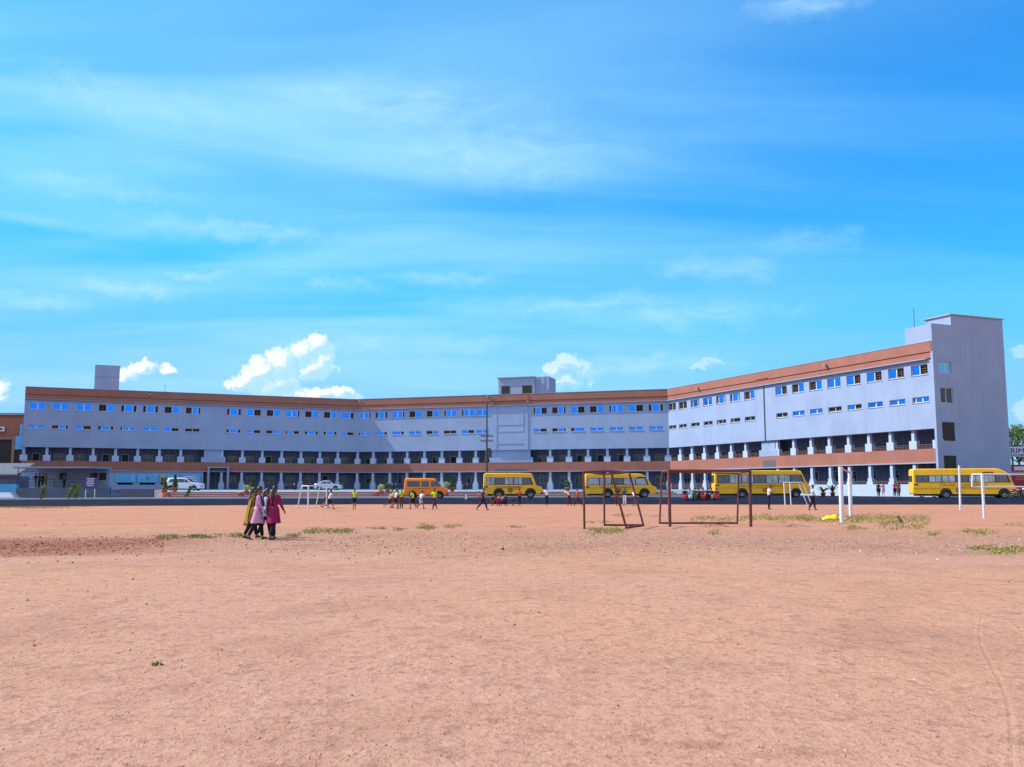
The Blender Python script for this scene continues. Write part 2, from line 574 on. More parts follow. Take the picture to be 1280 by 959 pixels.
# raised asphalt road with a sloping front edge
front = [on(-160, 634.5), on(0, 633.3), on(240, 632.2), on(445, 630.6), on(700, 630.6), on(1000, 631.0), on(1280, 631.0), on(1500, 631)]
front = [Vector((p.x, p.y, -0.05)) for p in front]
m = MB()
crest = []
for i, p in enumerate(front):
    crest.append(Vector((p.x + 0.02, p.y + 2.3, 0.5)))
for i in range(len(front) - 1):
    m.poly([front[i], front[i + 1], crest[i + 1], crest[i]])
m.poly(crest + [Vector((170, 230, 0.5)), Vector((-170, 230, 0.5))])
tag(m.build('road', ASPHALT), kind='structure')

# steps and platform in front of the building
SA, SB = on(205, 623.4, 0.5), on(853, 621.0, 0.5)
SA = Vector((-33.3, 88.0, 0.5))
SB = Vector((19.3, 104.0, 0.5))
sdir = (SB - SA).normalized()
snor = Vector((-sdir.y, sdir.x, 0))
SLEN = (SB - SA).length


def spot(px, i, back=0.4):        # a point on tread i of the steps in the vertical plane through pixel column px
    o_ = SA + snor * (0.85 * i + back)
    d = ray(px, 612)
    k = (o_.x * snor.x + o_.y * snor.y) / (d.x * snor.x + d.y * snor.y)
    return Vector((d.x * k, d.y * k, 0.5 + 0.16 * (i + 1)))


st = thing('terrace_steps', 'long flight of brick red steps with pale edges in front of the school', 'steps', SA)
st_rot = math.atan2(sdir.y, sdir.x)
st.rotation_euler = (0, 0, st_rot)
for i in range(4):
    mm = MB()
    z0 = 0.16 * i
    mm.box(0, SLEN, 0.85 * i, 0.85 * (i + 1) + (0.02 if i < 3 else 0.4), z0, z0 + 0.155)
    so = mm.build('step', BRICK, st)
    mn = MB()
    mn.box(-0.01, SLEN + 0.01, 0.85 * i - 0.03, 0.85 * i + 0.16, z0 + 0.11, z0 + 0.165)
    mn.build('nosing', NOSING, so)
mk = MB()
K0, K1 = on(-120, 628.0, 0.5), SA
kpts = [Vector((-58, 74.5, 0.5)), SA + snor * -0.55 + sdir * -0.2, SB + snor * -0.55]
for a, b_ in zip(kpts[:-1], kpts[1:]):
    d = (b_ - a).normalized()
    n = Vector((-d.y, d.x, 0))
    mk.hexa([a, b_, b_ + n * .3, a + n * .3] + [p + Vector((0, 0, .14)) for p in (a, b_, b_ + n * .3, a + n * .3)])
tag(mk.build('kerb', NOSING), kind='structure')
mp = MB()
pa, pb = SA + snor * 3.7, SB + snor * 3.7
zt = 1.14
base = [Vector((pa.x, pa.y, 0.45)), Vector((pb.x, pb.y, 0.45)), Vector((20.5, 152, 0.45)), Vector((-29, 170, 0.45)), Vector((-64, 154, 0.45)), Vector((-46, 118, .45))]
topv = [Vector((p.x, p.y, zt)) for p in base]
mr = MB()
_r = [SA + sdir * x_ + snor * y_ + Vector((0, 0, z_)) for x_, y_, z_ in [(-.4, -.05, 0), (7.0, -.05, 0), (7.0, 3.72, 0), (-.4, 3.72, 0), (-.4, -.05, .03), (7.0, -.05, .03), (7.0, 3.72, .66), (-.4, 3.72, .66)]]
mr.hexa(_r)
tag(mr.build('brick_ramp', BRICK), 'red brick ramp at the left end of the pale edged steps', 'ramp')
mq = MB()
_d = (Vector((-46, 118, 0)) - Vector((pa.x, pa.y, 0))).normalized()
_n = Vector((-_d.y, _d.x, 0))
_a, _b = Vector((pa.x, pa.y, .45)) - _d * .3, Vector((-46, 118, .45))
_q = [_a + _n * .05, _b + _n * .05, _b + _n * .3, _a + _n * .3]
mq.hexa(_q + [_q[0] + Vector((0, 0, .78)), _q[1] + Vector((0, 0, .9)), _q[2] + Vector((0, 0, .9)), _q[3] + Vector((0, 0, .78))])
tag(mq.build('side_wall', mat('side_wall_cement', (.15, .15, .18), .9, var=.15)), 'sloping grey side wall along the left of the red brick ramp', 'wall')  # the wall's own dark grey cement
mp.poly(topv)
for i in range(len(base)):
    j = (i + 1) % len(base)
    mp.poly([base[i], base[j], topv[j], topv[i]])
tag(mp.build('plaza', PLAZAM), kind='structure')

# ------------------------------------------------------------------ the school
C = [on(32, 483.5, 18.0), on(445, 499.5, 18.0), on(834, 486.5, 18.0), on(1165, 426.0, 18.0)]
C = [Vector((p.x, p.y, 0)) for p in C]
WD = [(C[i + 1] - C[i]).normalized() for i in range(3)]
WN = [Vector((-d.y, d.x, 0)) for d in WD]
WL = [(C[i + 1] - C[i]).length for i in range(3)]
DEPTH = 11.2


def joint(j, t):
    if j == 0:
        return C[0] + WN[0] * t
    if j == 3:
        return C[3] + WN[2] * t
    n = (WN[j - 1] + WN[j])
    n = n / n.dot(WN[j])
    return C[j] + n * t


def wp(w, s, t, z):
    if s <= 0.0:
        p = joint(w, t)
    elif s >= WL[w] - 1e-6:
        p = joint(w + 1, t)
    else:
        p = C[w] + WD[w] * s + WN[w] * t
    return Vector((p.x, p.y, z))


def wbox(mb, w, s0, s1, t0, t1, z0, z1, mi=0):
    c = [wp(w, s0, t0, z0), wp(w, s1, t0, z0), wp(w, s1, t1, z0), wp(w, s0, t1, z0)]
    c += [Vector((p.x, p.y, z1)) for p in c]
    mb.hexa(c, mi)


def whit(w, px, py, t):
    n, d = WN[w], WD[w]
    o_ = C[w] + n * t
    r = ray(px, py)
    k = (o_.x * n.x + o_.y * n.y) / (r.x * n.x + r.y * n.y)
    q = r * k
    return (q.x - o_.x) * d.x + (q.y - o_.y) * d.y, CAMZ + q.z


school = thing('school_building', 'long four storey lavender and terracotta school building with angled wings', 'school', C[1].to_tuple()[:2] + (0.5,))
SO = Vector(school.location)


def spart(mb, name, mats, parent=None):
    """a part built in world coordinates, hung under the school (or one of its parts)"""
    o = mb.build(name, mats, parent or school)
    o.location = (0, 0, 0) if parent else tuple(-SO)
    return o


Z_ROOF, Z_PB, Z_WT, Z_WB, Z_ST, Z_SB, Z_CB, Z_BT, Z_BB, Z_FL = 18.0, 16.1, 15.55, 14.35, 11.85, 11.2, 8.15, 5.93, 4.4, 1.25
T_PAR, T_UP, T_BAND, T_BACK = 0.0, 0.22, 0.5, 2.9
WIN_S = [[1.9 + 3.48 * i for i in range(8)] + [33.2 + 3.47 * i for i in range(6)] + [53.75],
         [1.75 + 3.46 * i for i in range(7)] + [25.3] + [36.1 + 3.4 * i for i in range(7)],
         [0.75 + 3.53 * i for i in range(7)] + [29.1 + 3.485 * i for i in range(8)]]
WIN_S[2][0] = 1.0
WIN_W = 2.42
UP = ["BB BB BB DB dBd dBd DB DBd dBd BD DB BBd DB DB Bd", "BBd dBd BBd DB DB dBB dBB BB dBD DBd BD DB dBB BD dBd", "DD DD dBd BB dBd dBd DB BD DB DB BB BD BD BD BD"]
LO = ["BB DBd BD dBd dBB BB BD DD dBd BD DB dBD dBd dBd BD", "dBB Bd Bd BB DB DD BD BB BD DBd dB BB BB BB BB", "DD DDd DD DD dDD dD DD DD BB BB DD BD BB BB dBB"]

wall = MB()
for w in range(3):
    L = WL[w]
    ws = WIN_S[w]
    gap = []
    prev = 0.0
    for s in ws:
        gap.append((prev, max(s - WIN_W / 2, prev + 0.02)))
        prev = s + WIN_W / 2
    gap.append((prev, L))
    wbox(wall, w, 0, L, T_UP, T_UP + 0.3, Z_CB, Z_SB)
    wbox(wall, w, 0, L, T_UP, T_UP + 0.3, Z_ST, Z_WB)
    wbox(wall, w, 0, L, T_UP, T_UP + 0.3, Z_WT, Z_PB - 0.1)
    for a, b_ in gap:
        wbox(wall, w, a, b_, T_UP, T_UP + 0.3, Z_SB, Z_ST)
        wbox(wall, w, a, b_, T_UP, T_UP + 0.3, Z_WB, Z_WT)
    # soffit, floor slabs, rear wall
    Ls = L - (0.35 if w == 2 else 0.0)
    wbox(wall, w, 0, Ls, T_UP + 0.3, DEPTH, Z_CB, Z_CB + 0.25)
    wbox(wall, w, 0, Ls, T_UP + 0.3, DEPTH - .3, Z_SB + 0.9, Z_SB + 1.15)
    wbox(wall, w, 0, L, DEPTH - 0.3, DEPTH, 0.5, Z_CB)
    wbox(wall, w, 0, L, DEPTH - 0.3, DEPTH, Z_CB + .25, Z_PB)
# end walls
wbox(wall, 0, 0.0, 0.3, T_BAND + 0.02, DEPTH - 0.3, 0.5, Z_CB)
spart(wall, 'wall', WALL)

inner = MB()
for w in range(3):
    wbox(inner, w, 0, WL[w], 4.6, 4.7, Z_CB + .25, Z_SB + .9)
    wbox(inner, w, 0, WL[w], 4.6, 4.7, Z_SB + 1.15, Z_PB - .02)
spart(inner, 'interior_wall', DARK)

# end wall of the near wing with its four openings
eb = MB()
E0 = C[3]
ed, en = WN[2], WD[2]       # along the end wall / outwards


def epoint(a, o_, z):
    p = E0 + ed * a + en * o_
    return Vector((p.x, p.y, z))


def ebox(mb, a0, a1, o0, o1, z0, z1, mi=0):
    c = [epoint(a0, o0, z0), epoint(a1, o0, z0), epoint(a1, o1, z0), epoint(a0, o1, z0)]
    c += [Vector((p.x, p.y, z1)) for p in c]
    mb.hexa(c, mi)


def ehit(px, py):
    r = ray(px, py)
    k = (E0.x * en.x + E0.y * en.y) / (r.x * en.x + r.y * en.y)
    q = r * k
    return (q - E0).dot(ed), CAMZ + q.z


eo = []
for (x0, y0, x1, y1) in [(1167, 441, 1185, 455.5), (1170, 483, 1187.5, 502), (1172, 528, 1189, 551), (1174, 569, 1191, 590)]:
    a0, z1 = ehit(x0, y0)
    a1, z0 = ehit(x1, y1)
    eo.append((a0, ehit(x1, y0)[0], z0, ehit((x0 + x1) / 2, y0)[1]))
A0, A1 = 0.86, 2.75
EZ = [(14.45, 15.7), (11.0, 12.75), (6.75, 8.85), (3.1, 5.1)]
lo_ = 0.5
for (z0, z1) in sorted(EZ):
    ebox(eb, 0.0, A1 + .0, -0.3, 0.001, lo_, z0)
    ebox(eb, 0.0, A0, -0.3, 0.001, z0, z1)
    lo_ = z1
ebox(eb, 0.0, A1, -0.3, 0.001, lo_, 20.0)
ebox(eb, A1, DEPTH, -0.3, 0.001, 0.5, 20.0)
ebox(eb, 3.0, DEPTH, -0.3, 0.001, 20.0, 21.15)
spart(eb, 'end_wall', WALL)
for k, (z0, z1) in enumerate(EZ):
    if k > 1:
        fm = MB()
        ebox(fm, A0, A1, -.10, -.06, z0, z1)
        spart(fm, 'stair_opening', DARK)
        continue
    fm = MB()
    for (a0, a1, q0, q1) in [(A0, A1, z0, z0 + .06), (A0, A1, z1 - .06, z1), (A0, A0 + .06, z0 + .06, z1 - .06), (A1 - .06, A1, z0 + .06, z1 - .06), ((A0 + A1) / 2 - .03, (A0 + A1) / 2 + .03, z0 + .06, z1 - .06)]:
        ebox(fm, a0, a1, -.2, -.14, q0, q1)
    fo = spart(fm, 'stair_window', FRAME)
    pm = MB()
    for (a0, a1) in [(A0 + .06, (A0 + A1) / 2 - .03), ((A0 + A1) / 2 + .03, A1 - .06)]:
        ebox(pm, a0, a1, -.18, -.165, z0 + .06, z1 - .06)
    po = pm.build('pane', [mat('sky_reflection_glass', (0.10, 0.38, 0.62), 0.1, metal=0.5), GDARK][k], fo)  # sky reflection is put into the base colour of the top pane
dk = MB()
ebox(dk, 3.0, 8.0, -4.4, -4.3, 0.6, 16)
spart(dk, 'stair_core', DARK)

# parapet, ledge, roof
par = MB()
led = MB()
roof = MB()
for w in range(3):
    L = WL[w]
    wbox(par, w, 0, L, T_PAR + 0.07, T_PAR + 0.4, Z_PB, 16.72)
    wbox(par, w, 0, L, T_PAR + 0.16, T_PAR + 0.4, 16.72, 16.84)
    wbox(par, w, 0, L, T_PAR, T_PAR + 0.4, 16.84, Z_ROOF)
    wbox(par, w, 0, L, DEPTH - .35, DEPTH + .02, Z_PB + .02, Z_ROOF)
    wbox(led, w, 0, L - (0.0 if w < 2 else 0.9), -0.16, T_UP + .3, Z_PB - 0.10, Z_PB - .004)
    wbox(led, w, 0, L, -0.04, 0.45, Z_ROOF, Z_ROOF + .07)
    wbox(roof, w, 0, L, 0.4, DEPTH - .35, Z_PB - .0, Z_PB + .18)
wbox(par, 0, 0.0, 0.35, 0.42, DEPTH - .36, Z_PB + .2, Z_ROOF - .01)
pl = spart(par, 'parapet', BROWN)
spart(led, 'ledge', LEDGE)
spart(roof, 'roof', ROOFM)
# rounded bracket frames in the parapet over the blank stair bay of the centre wing
band = MB()
for w in range(3):
    wbox(band, w, 0, WL[w] - (0.0 if w < 2 else 0.0), T_BAND, T_BAND + 0.3, Z_BB, Z_BT)
    wbox(band, w, 0, WL[w] - (0.35 if w == 2 else 0.0), T_BAND + .3, DEPTH - .3, Z_BB + 0.1, Z_BB + 0.35)
spart(band, 'gallery_parapet', BROWN)
sof = MB()
for w in range(3):
    wbox(sof, w, 0, WL[w], T_BAND - 0.12, T_BAND + .3, Z_BB - 0.14, Z_BB - .003)
spart(sof, 'band_drip_ledge', LEDGE)
plin = MB()
for w in range(3):
    wbox(plin, w, 0, WL[w], T_BAND - 0.1, DEPTH - .3, 0.5, Z_FL)
spart(plin, 'plinth', PLAZAM)
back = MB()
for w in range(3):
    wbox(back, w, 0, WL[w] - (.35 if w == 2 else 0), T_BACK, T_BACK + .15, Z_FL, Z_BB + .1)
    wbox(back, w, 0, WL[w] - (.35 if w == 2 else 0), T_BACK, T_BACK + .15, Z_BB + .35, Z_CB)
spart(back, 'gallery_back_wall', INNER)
for w in range(3):     # vertical ribs on the gallery rear wall
    pil_strip = MB()
    s = 0.5
    while s < WL[w]:
        wbox(pil_strip, w, s, s + .12, T_BACK - .06, T_BACK, Z_FL, Z_BB)
        wbox(pil_strip, w, s, s + .12, T_BACK - .06, T_BACK, Z_BB + .35, Z_CB)
        s += 1.16
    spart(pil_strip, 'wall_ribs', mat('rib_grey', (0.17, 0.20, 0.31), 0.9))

# windows of the two upper storeys
proto = {}


def window_meshes(pat, W, H, big):
    key = (pat, round(W, 2), round(H, 2))
    if key in proto:
        return proto[key]
    units = {'B': 1.0, 'D': 1.0, 'd': 0.36}
    tot = sum(units[c] for c in pat)
    fr, pa, grs = MB(), MB(), []
    fw = 0.07
    fr.box(-W / 2, W / 2, 0, .06, 0, fw)
    fr.box(-W / 2, W / 2, 0, .06, H - fw, H)
    fr.box(-W / 2 - .07, W / 2 + .07, -.20, -.004, -.075, -.004, 1)
    x = -W / 2
    for i, c in enumerate(pat):
        x1 = x + W * units[c] / tot
        e = fw if c == 'B' else 0.035
        fr.box(x, x + e, 0, .06, fw, H - fw)
        fr.box(x1 - e, x1, 0, .06, fw, H - fw)
        if c == 'B':
            pa.box(x + e, x1 - e, .02, .032, fw, H - fw)
        else:
            gr = MB()
            grs.append(gr)
            nb = 4 if big else 2
            for k in range(nb):
                zz = fw + (H - 2 * fw) * (k + .5) / nb
                gr.box(x + e, x1 - e, .08, .10, zz - .05, zz + .05)
            if True:
                gr.box((x + x1) / 2 - .03, (x + x1) / 2 + .03, .092, .12, fw, H - fw)
        x = x1
    r = (fr.data('window', [FRAME, WALL]), pa.data('pane', GLASS) if pa.f else None, [q_.data('grille', GRILLE) for q_ in grs])
    proto[key] = r
    return r


def place_window(w, s, t, z, pat, W, H, big):
    me = window_meshes(pat, W, H, big)
    p = C[w] + WD[w] * s + WN[w] * t
    o = bpy.data.objects.new('window', me[0])
    col.objects.link(o)
    o.parent = school
    o.location = Vector((p.x, p.y, z)) - SO
    o.rotation_euler = (0, 0, math.atan2(WD[w].y, WD[w].x))
    for nm, dt in [('pane', me[1])] + [('grille', q_) for q_ in me[2]]:
        if dt:
            c = bpy.data.objects.new(nm, dt)
            col.objects.link(c)
            c.parent = o


for w in range(3):
    for s, u, l in zip(WIN_S[w], UP[w].split(), LO[w].split()):
        W = WIN_W
        place_window(w, s, T_UP + .14, Z_WB, u, W, Z_WT - Z_WB, True)
        place_window(w, s, T_UP + .14, Z_SB, l, W, Z_ST - Z_SB, False)

# pillars, gallery windows and doors, railings
GAP = [(26.0 + 2.4, 31.0), (26.9, 34.0), (23.6, 27.4)]      # blank stair bays
PIL = []
for w in range(3):
    ws = WIN_S[w]
    L_ = []
    for a, b_ in zip(ws[:-1], ws[1:]):
        if b_ - a < 4.5 and b_ - a > 2.6:
            L_.append((a + b_) / 2)
    PIL.append(L_)
PIL[0] = [0.25] + PIL[0] + [31.45]
PIL[1] = PIL[1] + [WL[1] - .15, 0.2]
PIL[2] = PIL[2] + [27.35, WL[2] - .58]
pm_hi = MB()
pm_hi.box(-.21, .21, 0, .42, .95, Z_CB - Z_BT)
pm_hi.box(-.55, .55, -.06, .48, 0, .95)
pm_lo = MB()
pm_lo.box(-.21, .21, .02, .44, 1.4, Z_BB - .143 - Z_FL)
pm_lo.box(-.36, .36, -.02, .5, .95, 1.4)
pm_lo.box(-.50, .50, -.05, .54, 0, .95)
hi_me, lo_me = pm_hi.data('pillar', PILLAR), pm_lo.data('pillar', PILLAR)


def hang(me, name, w, s, t, z):
    p = C[w] + WD[w] * s + WN[w] * t
    o = bpy.data.objects.new(name, me)
    col.objects.link(o)
    o.parent = school
    o.location = Vector((p.x, p.y, z)) - SO
    o.rotation_euler = (0, 0, math.atan2(WD[w].y, WD[w].x))
    return o


for w in range(3):
    for s in PIL[w]:
        hang(hi_me, 'pillar', w, s, T_BAND + .07, Z_BT)
        if w == 0 and s < 27 and s > 2:
            continue
        hang(lo_me, 'pillar', w, s, T_BAND + .03, Z_FL)

gw = MB()
gw.box(-.8, .8, -.05, .0, 1.0, 1.07)
gw.box(-.8, .8, -.05, .0, 2.33, 2.4)
gw.box(-.8, .8, -.05, .0, 1.95, 2.0)
for x in (-.8, -.035, .73):
    gw.box(x, x + .07, -.05, .0, 1.07, 2.33)
gp = MB()
gp.box(-.73, .73, -.02, -.004, 1.07, 2.33)
gd = MB()
gd.box(-.62, -.5, -.06, 0, 0, 2.5)
gd.box(.5, .62, -.06, 0, 0, 2.5)
gd.box(-.5, .5, -.06, 0, 2.4, 2.5)
gl = MB()
gl.box(-.5, .5, -.03, -.004, 0, 2.4)
gwm, gpm, gdm, glm = gw.data('gallery_window', GALFR), gp.data('pane', GDARK), gd.data('door', GALFR), gl.data('door_leaf', DARK)
rl = MB()
for k in range(4):
    rl.box(-1.16, 1.16, 0, .05, .25 + .19 * k, .29 + .19 * k)
for k in range(5):
    rl.box(-1.16 + .57 * k, -1.12 + .57 * k, .055, .09, 0, .9)
rlm = rl.data('railing', RAILM)
rng = random.Random(3)
for w in range(3):
    for i, s in enumerate(WIN_S[w]):
        for z in (Z_BB + .35, Z_FL):
            if w == 0 and z < 3 and s < 27:
                continue
            door = rng.random() < 0.34
            off = rng.uniform(-.35, .35)
            o = hang(gdm if door else gwm, 'door' if door else 'gallery_window', w, min(max(s + off, .9), WL[w] - 1.0), T_BACK - .07, z)
            c = bpy.data.objects.new('door_leaf' if door else 'pane', glm if door else gpm)
            col.objects.link(c)
            c.parent = o
        if w == 2:
            if 0.8 < s < WL[2] - 1.3:
                hang(rlm, 'railing', w, s, T_BAND + .12, Z_BT - .35)
                hang(rlm, 'railing', w, s, T_BAND + .12, 1.45 if i > 6 else Z_FL)
# low white wall along the near half of the right wing
lw = MB()
wbox(lw, 2, 25.0, WL[2] - .02, T_BAND - .25, T_BAND - .105, 0.5, 1.92)
spart(lw, 'gallery_dwarf_wall', PILLAR)

# blank stair bays with shallow framed panels
blank = MB()
s0, s1 = 27.2, 33.9
wbox(blank, 1, s0, s1, T_UP - .10, T_UP - .002, Z_CB, 15.95)
spart(blank, 'stair_bay_panel', WALL)
gv = MB()
for (a, b_, z0, z1) in [(s0 + .9, s1 - .9, 12.55, 12.7), (s0 + .9, s1 - .9, 11.35, 11.43), (s0 + .9, s1 - .9, 9.2, 9.3), (s0 + .8, s0 + .9, 8.4, 15.7), (s1 - .9, s1 - .8, 11.43, 15.7)]:
    wbox(gv, 1, a, b_, T_UP - .16, T_UP - .101, z0, z1)
spart(gv, 'panel_moulding', WALL)
for w, a, b_ in [(0, 28.4, 31.3), (1, 27.0, 34.2), (2, 24.0, 27.0)]:
    bk = MB()
    wbox(bk, w, a, b_, T_BAND + .05, T_BAND + .4, Z_BT, Z_CB - .002)
    wbox(bk, w, a - .5, b_ + .5, T_BAND - .03, T_BAND + .048, Z_BT, Z_BT + .9)
    spart(bk, 'gallery_blank_panel', WALL)
pf = MB()
for w, a, b_, z0, z1 in [(1, s0 - .1, s1 + .2, 16.9, 17.05), (1, s0 - .1, s0 + .3, 16.3, 17.5), (1, s1 - .2, s1 + .2, 16.3, 17.8), (2, 24.0, 26.6, 17.0, 17.1)]:
    wbox(pf, w, a, b_, -.09, -.002, z0, z1)
spart(pf, 'parapet_moulding', BROWN)

# entrance porch in the left wing, dark opening above the middle bus, sign recess in the right wing
ent = MB()
wbox(ent, 0, 29.0, 29.35, -0.35, T_BAND + .02, Z_FL, Z_BB + 0.55)
wbox(ent, 0, 32.3, 32.65, -0.35, T_BAND + .02, Z_FL, Z_BB + 0.55)
wbox(ent, 0, 28.9, 32.75, -0.42, T_BAND - .002, Z_BB + .55, Z_BB + .75)
spart(ent, 'entrance_porch', LEDGE)
dko = MB()
wbox(dko, 0, 29.36, 32.29, T_BAND - .06, T_BAND - .004, Z_BB - .2, Z_BB + .5)
wbox(dko, 1, 27.6, 33.4, T_BAND - .05, T_BAND - .004, Z_BB - .1, Z_BB + .42)
wbox(dko, 2, 24.3, 27.0, T_BAND - .05, T_BAND - .004, Z_BB + .0, Z_BB + .95)
spart(dko, 'recess_panel', mat('recess_grey', (0.10, 0.10, 0.12), 0.8))

# ground floor of the left wing: shop-like bays behind piers
g0 = MB()
for a, b_, z0, z1 in [(0, 10.6, Z_FL, 4.3), (10.6, 13.4, Z_FL, 1.9), (13.4, 14.6, Z_FL, 4.3)]:
    wbox(g0, 0, a, b_, T_BAND + .1, T_BAND + .35, z0, min(z1, Z_BB - .15))
_bs = [(whit(0, q0, 600, T_BAND)[0], whit(0, q1, 600, T_BAND)[0]) for q0, q1 in [(147, 166), (175, 193.5), (201, 206.5), (210, 222), (229, 248)]]
_p = 14.6
for a, b_ in _bs + [(28.4, 28.4)]:
    wbox(g0, 0, _p, a, T_BAND + .12, T_BAND + .36, 2.0, 2.78)
    _p = b_
wbox(g0, 0, 14.6, 28.4, T_BAND + .12, T_BAND + .36, Z_FL, 2.0)
wbox(g0, 0, 14.6, 28.4, T_BAND + .12, T_BAND + .36, 2.78, Z_BB - .15)
spart(g0, 'ground_floor_wall', WALL)
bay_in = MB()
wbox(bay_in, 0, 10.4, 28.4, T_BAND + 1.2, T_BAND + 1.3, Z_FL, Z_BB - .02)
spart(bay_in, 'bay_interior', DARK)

# stair heads on the roof
tw = MB()
sS, sE = WL[2] - 4.0, WL[2]
p = [C[2] + WD[2] * sS + WN[2] * .12, C[3] + WN[2] * .12 - WD[2] * .302, C[3] + WN[2] * 3.0 - WD[2] * .302, C[2] + WD[2] * sS + WN[2] * 3.0]
tw.hexa([Vector((q.x, q.y, 17.98)) for q in p] + [Vector((q.x, q.y, 19.98)) for q in p])
p2 = [C[2] + WD[2] * (sS + .4) + WN[2] * 3.002, C[3] + WN[2] * 3.002 - WD[2] * .302, C[3] + WN[2] * DEPTH - WD[2] * .302, C[2] + WD[2] * (sS + .4) + WN[2] * DEPTH]
tw.hexa([Vector((q.x, q.y, 16.3)) for q in p2] + [Vector((q.x, q.y, 21.13)) for q in p2])
t_o = spart(tw, 'stair_tower', WALL)
cp = MB()
p3 = [C[2] + WD[2] * (sS + .1) + WN[2] * 2.8, C[3] + WN[2] * 2.8 + WD[2] * .12, C[3] + WN[2] * (DEPTH + .15) + WD[2] * .12, C[2] + WD[2] * (sS + .1) + WN[2] * (DEPTH + .15)]
cp.hexa([Vector((q.x, q.y, 21.16)) for q in p3] + [Vector((q.x, q.y, 21.3)) for q in p3])
cp.build('tower_roof', ROOFM, t_o)


def roofbox(w, x0, x1, ytop, t0, t1, lid):
    a, _ = whit(w, x0, ytop, t0)
    b_, z = whit(w, x1, ytop, t0)
    mb_ = MB()
    wbox(mb_, w, a, b_, t0, t1, Z_PB + .18, z)
    o_ = spart(mb_, 'roof_stair_head', WALL)
    lm = MB()
    wbox(lm, w, a - lid, b_ + .05, t0 - lid, t1 + .1, z + .003, z + .16)
    lm.build('stair_head_roof', ROOFM, o_)
    return a, b_, z, o_


a, b_, z, o_ = roofbox(1, 623, 668, 471.5, 4.5, 10.5, .25)
for (q0, q1) in [(.6, 2.2), (b_ - a - 2.3, b_ - a - .5)]:
    dm = MB()
    wbox(dm, 1, a + q0, a + q1, 4.45, 4.498, z - 2.9, z - 1.5)
    dm.build('opening', DARK, o_)
bm_ = MB()
wbox(bm_, 1, a + .2, b_ - .6, 4.42, 4.497, z - 1.35, z - 1.25)
bm_.build('string_course', LEDGE, o_)
# taller pipe shaft on its right side
sh = MB()
wbox(sh, 1, b_ + .01, b_ + 2.6, 4.9, 9.5, Z_PB + .18, z + .1)
for k in range(2):
    wbox(sh, 1, b_ + .7 + k * 1.0, b_ + .8 + k * 1.0, 4.82, 4.9, Z_PB + .3, z)
sh.build('shaft', WALL, o_)
a, b_, z, o_ = roofbox(0, 119, 150, 458.5, 5.0, 9.0, .0)
bm_ = MB()
wbox(bm_, 0, a - .02, b_ + .02, 4.93, 4.998, z - 1.95, z - 1.85)
bm_.build('string_course', LEDGE, o_)

# lightning rods, downpipe, floodlights
for (px, py, Y, h) in [(1143, 407, 107, 2.0), (206, 491, 158, 1.4), (233, 486.5, 160, .0), (650, 492, 166, .0)]:
    if h:
        q = at(px, py, Y)
        mb_ = MB()
        mb_.tube([q - Vector((0, 0, .6)), q + Vector((0, 0, h))], .035, 6)
        spart(mb_, 'lightning_rod', POLE)
dp = MB()
q = [wp(2, 25.4, T_UP - .1, z_) for z_ in (15.9, 8.1)]
dp.tube(q, .06, 8)
spart(dp, 'downpipe', POLE)
for w, s, z_ in [(2, 9.3, 17.2), (2, 38.6, 17.3), (0, 19, 17.4), (1, 1.0, 17.6), (1, 26.5, 17.7)]:
    fl = MB()
    pp = wp(w, s, -.25, z_)
    fl.box(-.16, .16, -.2, .25, -.12, .12, M=Matrix.Translation(pp) @ Matrix.Rotation(math.atan2(WD[w].y, WD[w].x), 4, 'Z'))
    spart(fl, 'floodlight', LEDGE)

# ------------------------------------------------------------------ low buildings, sheds and ramp on the left
def wallbox(mb, px0, px1, Y, dep, z0, z1, mi=0):
    a, b_ = at(px0, 600, Y), at(px1, 600, Y)
    mb.box(a.x, b_.x, Y, Y + dep, z0, z1, mi)


lb = thing('brown_building', 'dark brown building with a flat roof beyond the left end of the school', 'building', at(-20, 618, 172).to_tuple()[:2] + (0.5,))
LO_ = Vector(lb.location)


def lpart(mb, name, m_, parent=None):
    o = mb.build(name, m_, parent or lb)
    o.location = (0, 0, 0) if parent else tuple(-LO_)
    return o


m = MB()
wallbox(m, -90, 27, 172, 14, 0.5, 15.0)
lbw = lpart(m, 'wall', BROWN)
m = MB()
wallbox(m, -91, 28, 171.6, 14.8, 15.0, 15.4)
lpart(m, 'roof_edge', LEDGE)
m = MB()
wallbox(m, -40, 12, 171.7, .28, 4.4, 10.4)
dk_ = lpart(m, 'dark_opening', DARK)
m = MB()
wallbox(m, 12, 15.5, 171.5, .48, 4.2, 10.9)
wallbox(m, -40, 11.9, 171.5, .48, 10.42, 10.9)
lpart(m, 'opening_surround', mat('tan_surround', (0.30, 0.16, 0.12), 0.9))
m = MB()
wallbox(m, 15.6, 22.5, 171.6, .38, 8.6, 11.0)
wallbox(m, 21, 24.5, 171.5, .48, 8.6, 13.2)
lpart(m, 'pale_panel', BANNER)
m = MB()
wallbox(m, 15.6, 27, 171.7, .28, 4.2, 8.5)
lpart(m, 'lower_panel', DARK)
m = MB()
c_ = at(3, 536.5, 171.5)
for a0_, a1_, zz0, zz1 in [(-.95, .35, .22, .42), (-.95, .35, -.42, -.22), (-.95, -.72, -.22, .22), (.12, .35, -.22, .22)]:
    m.box(c_.x + a0_, c_.x + a1_, 171.4, 171.68, c_.z + zz0, c_.z + zz1)
lpart(m, 'logo', WHITE)

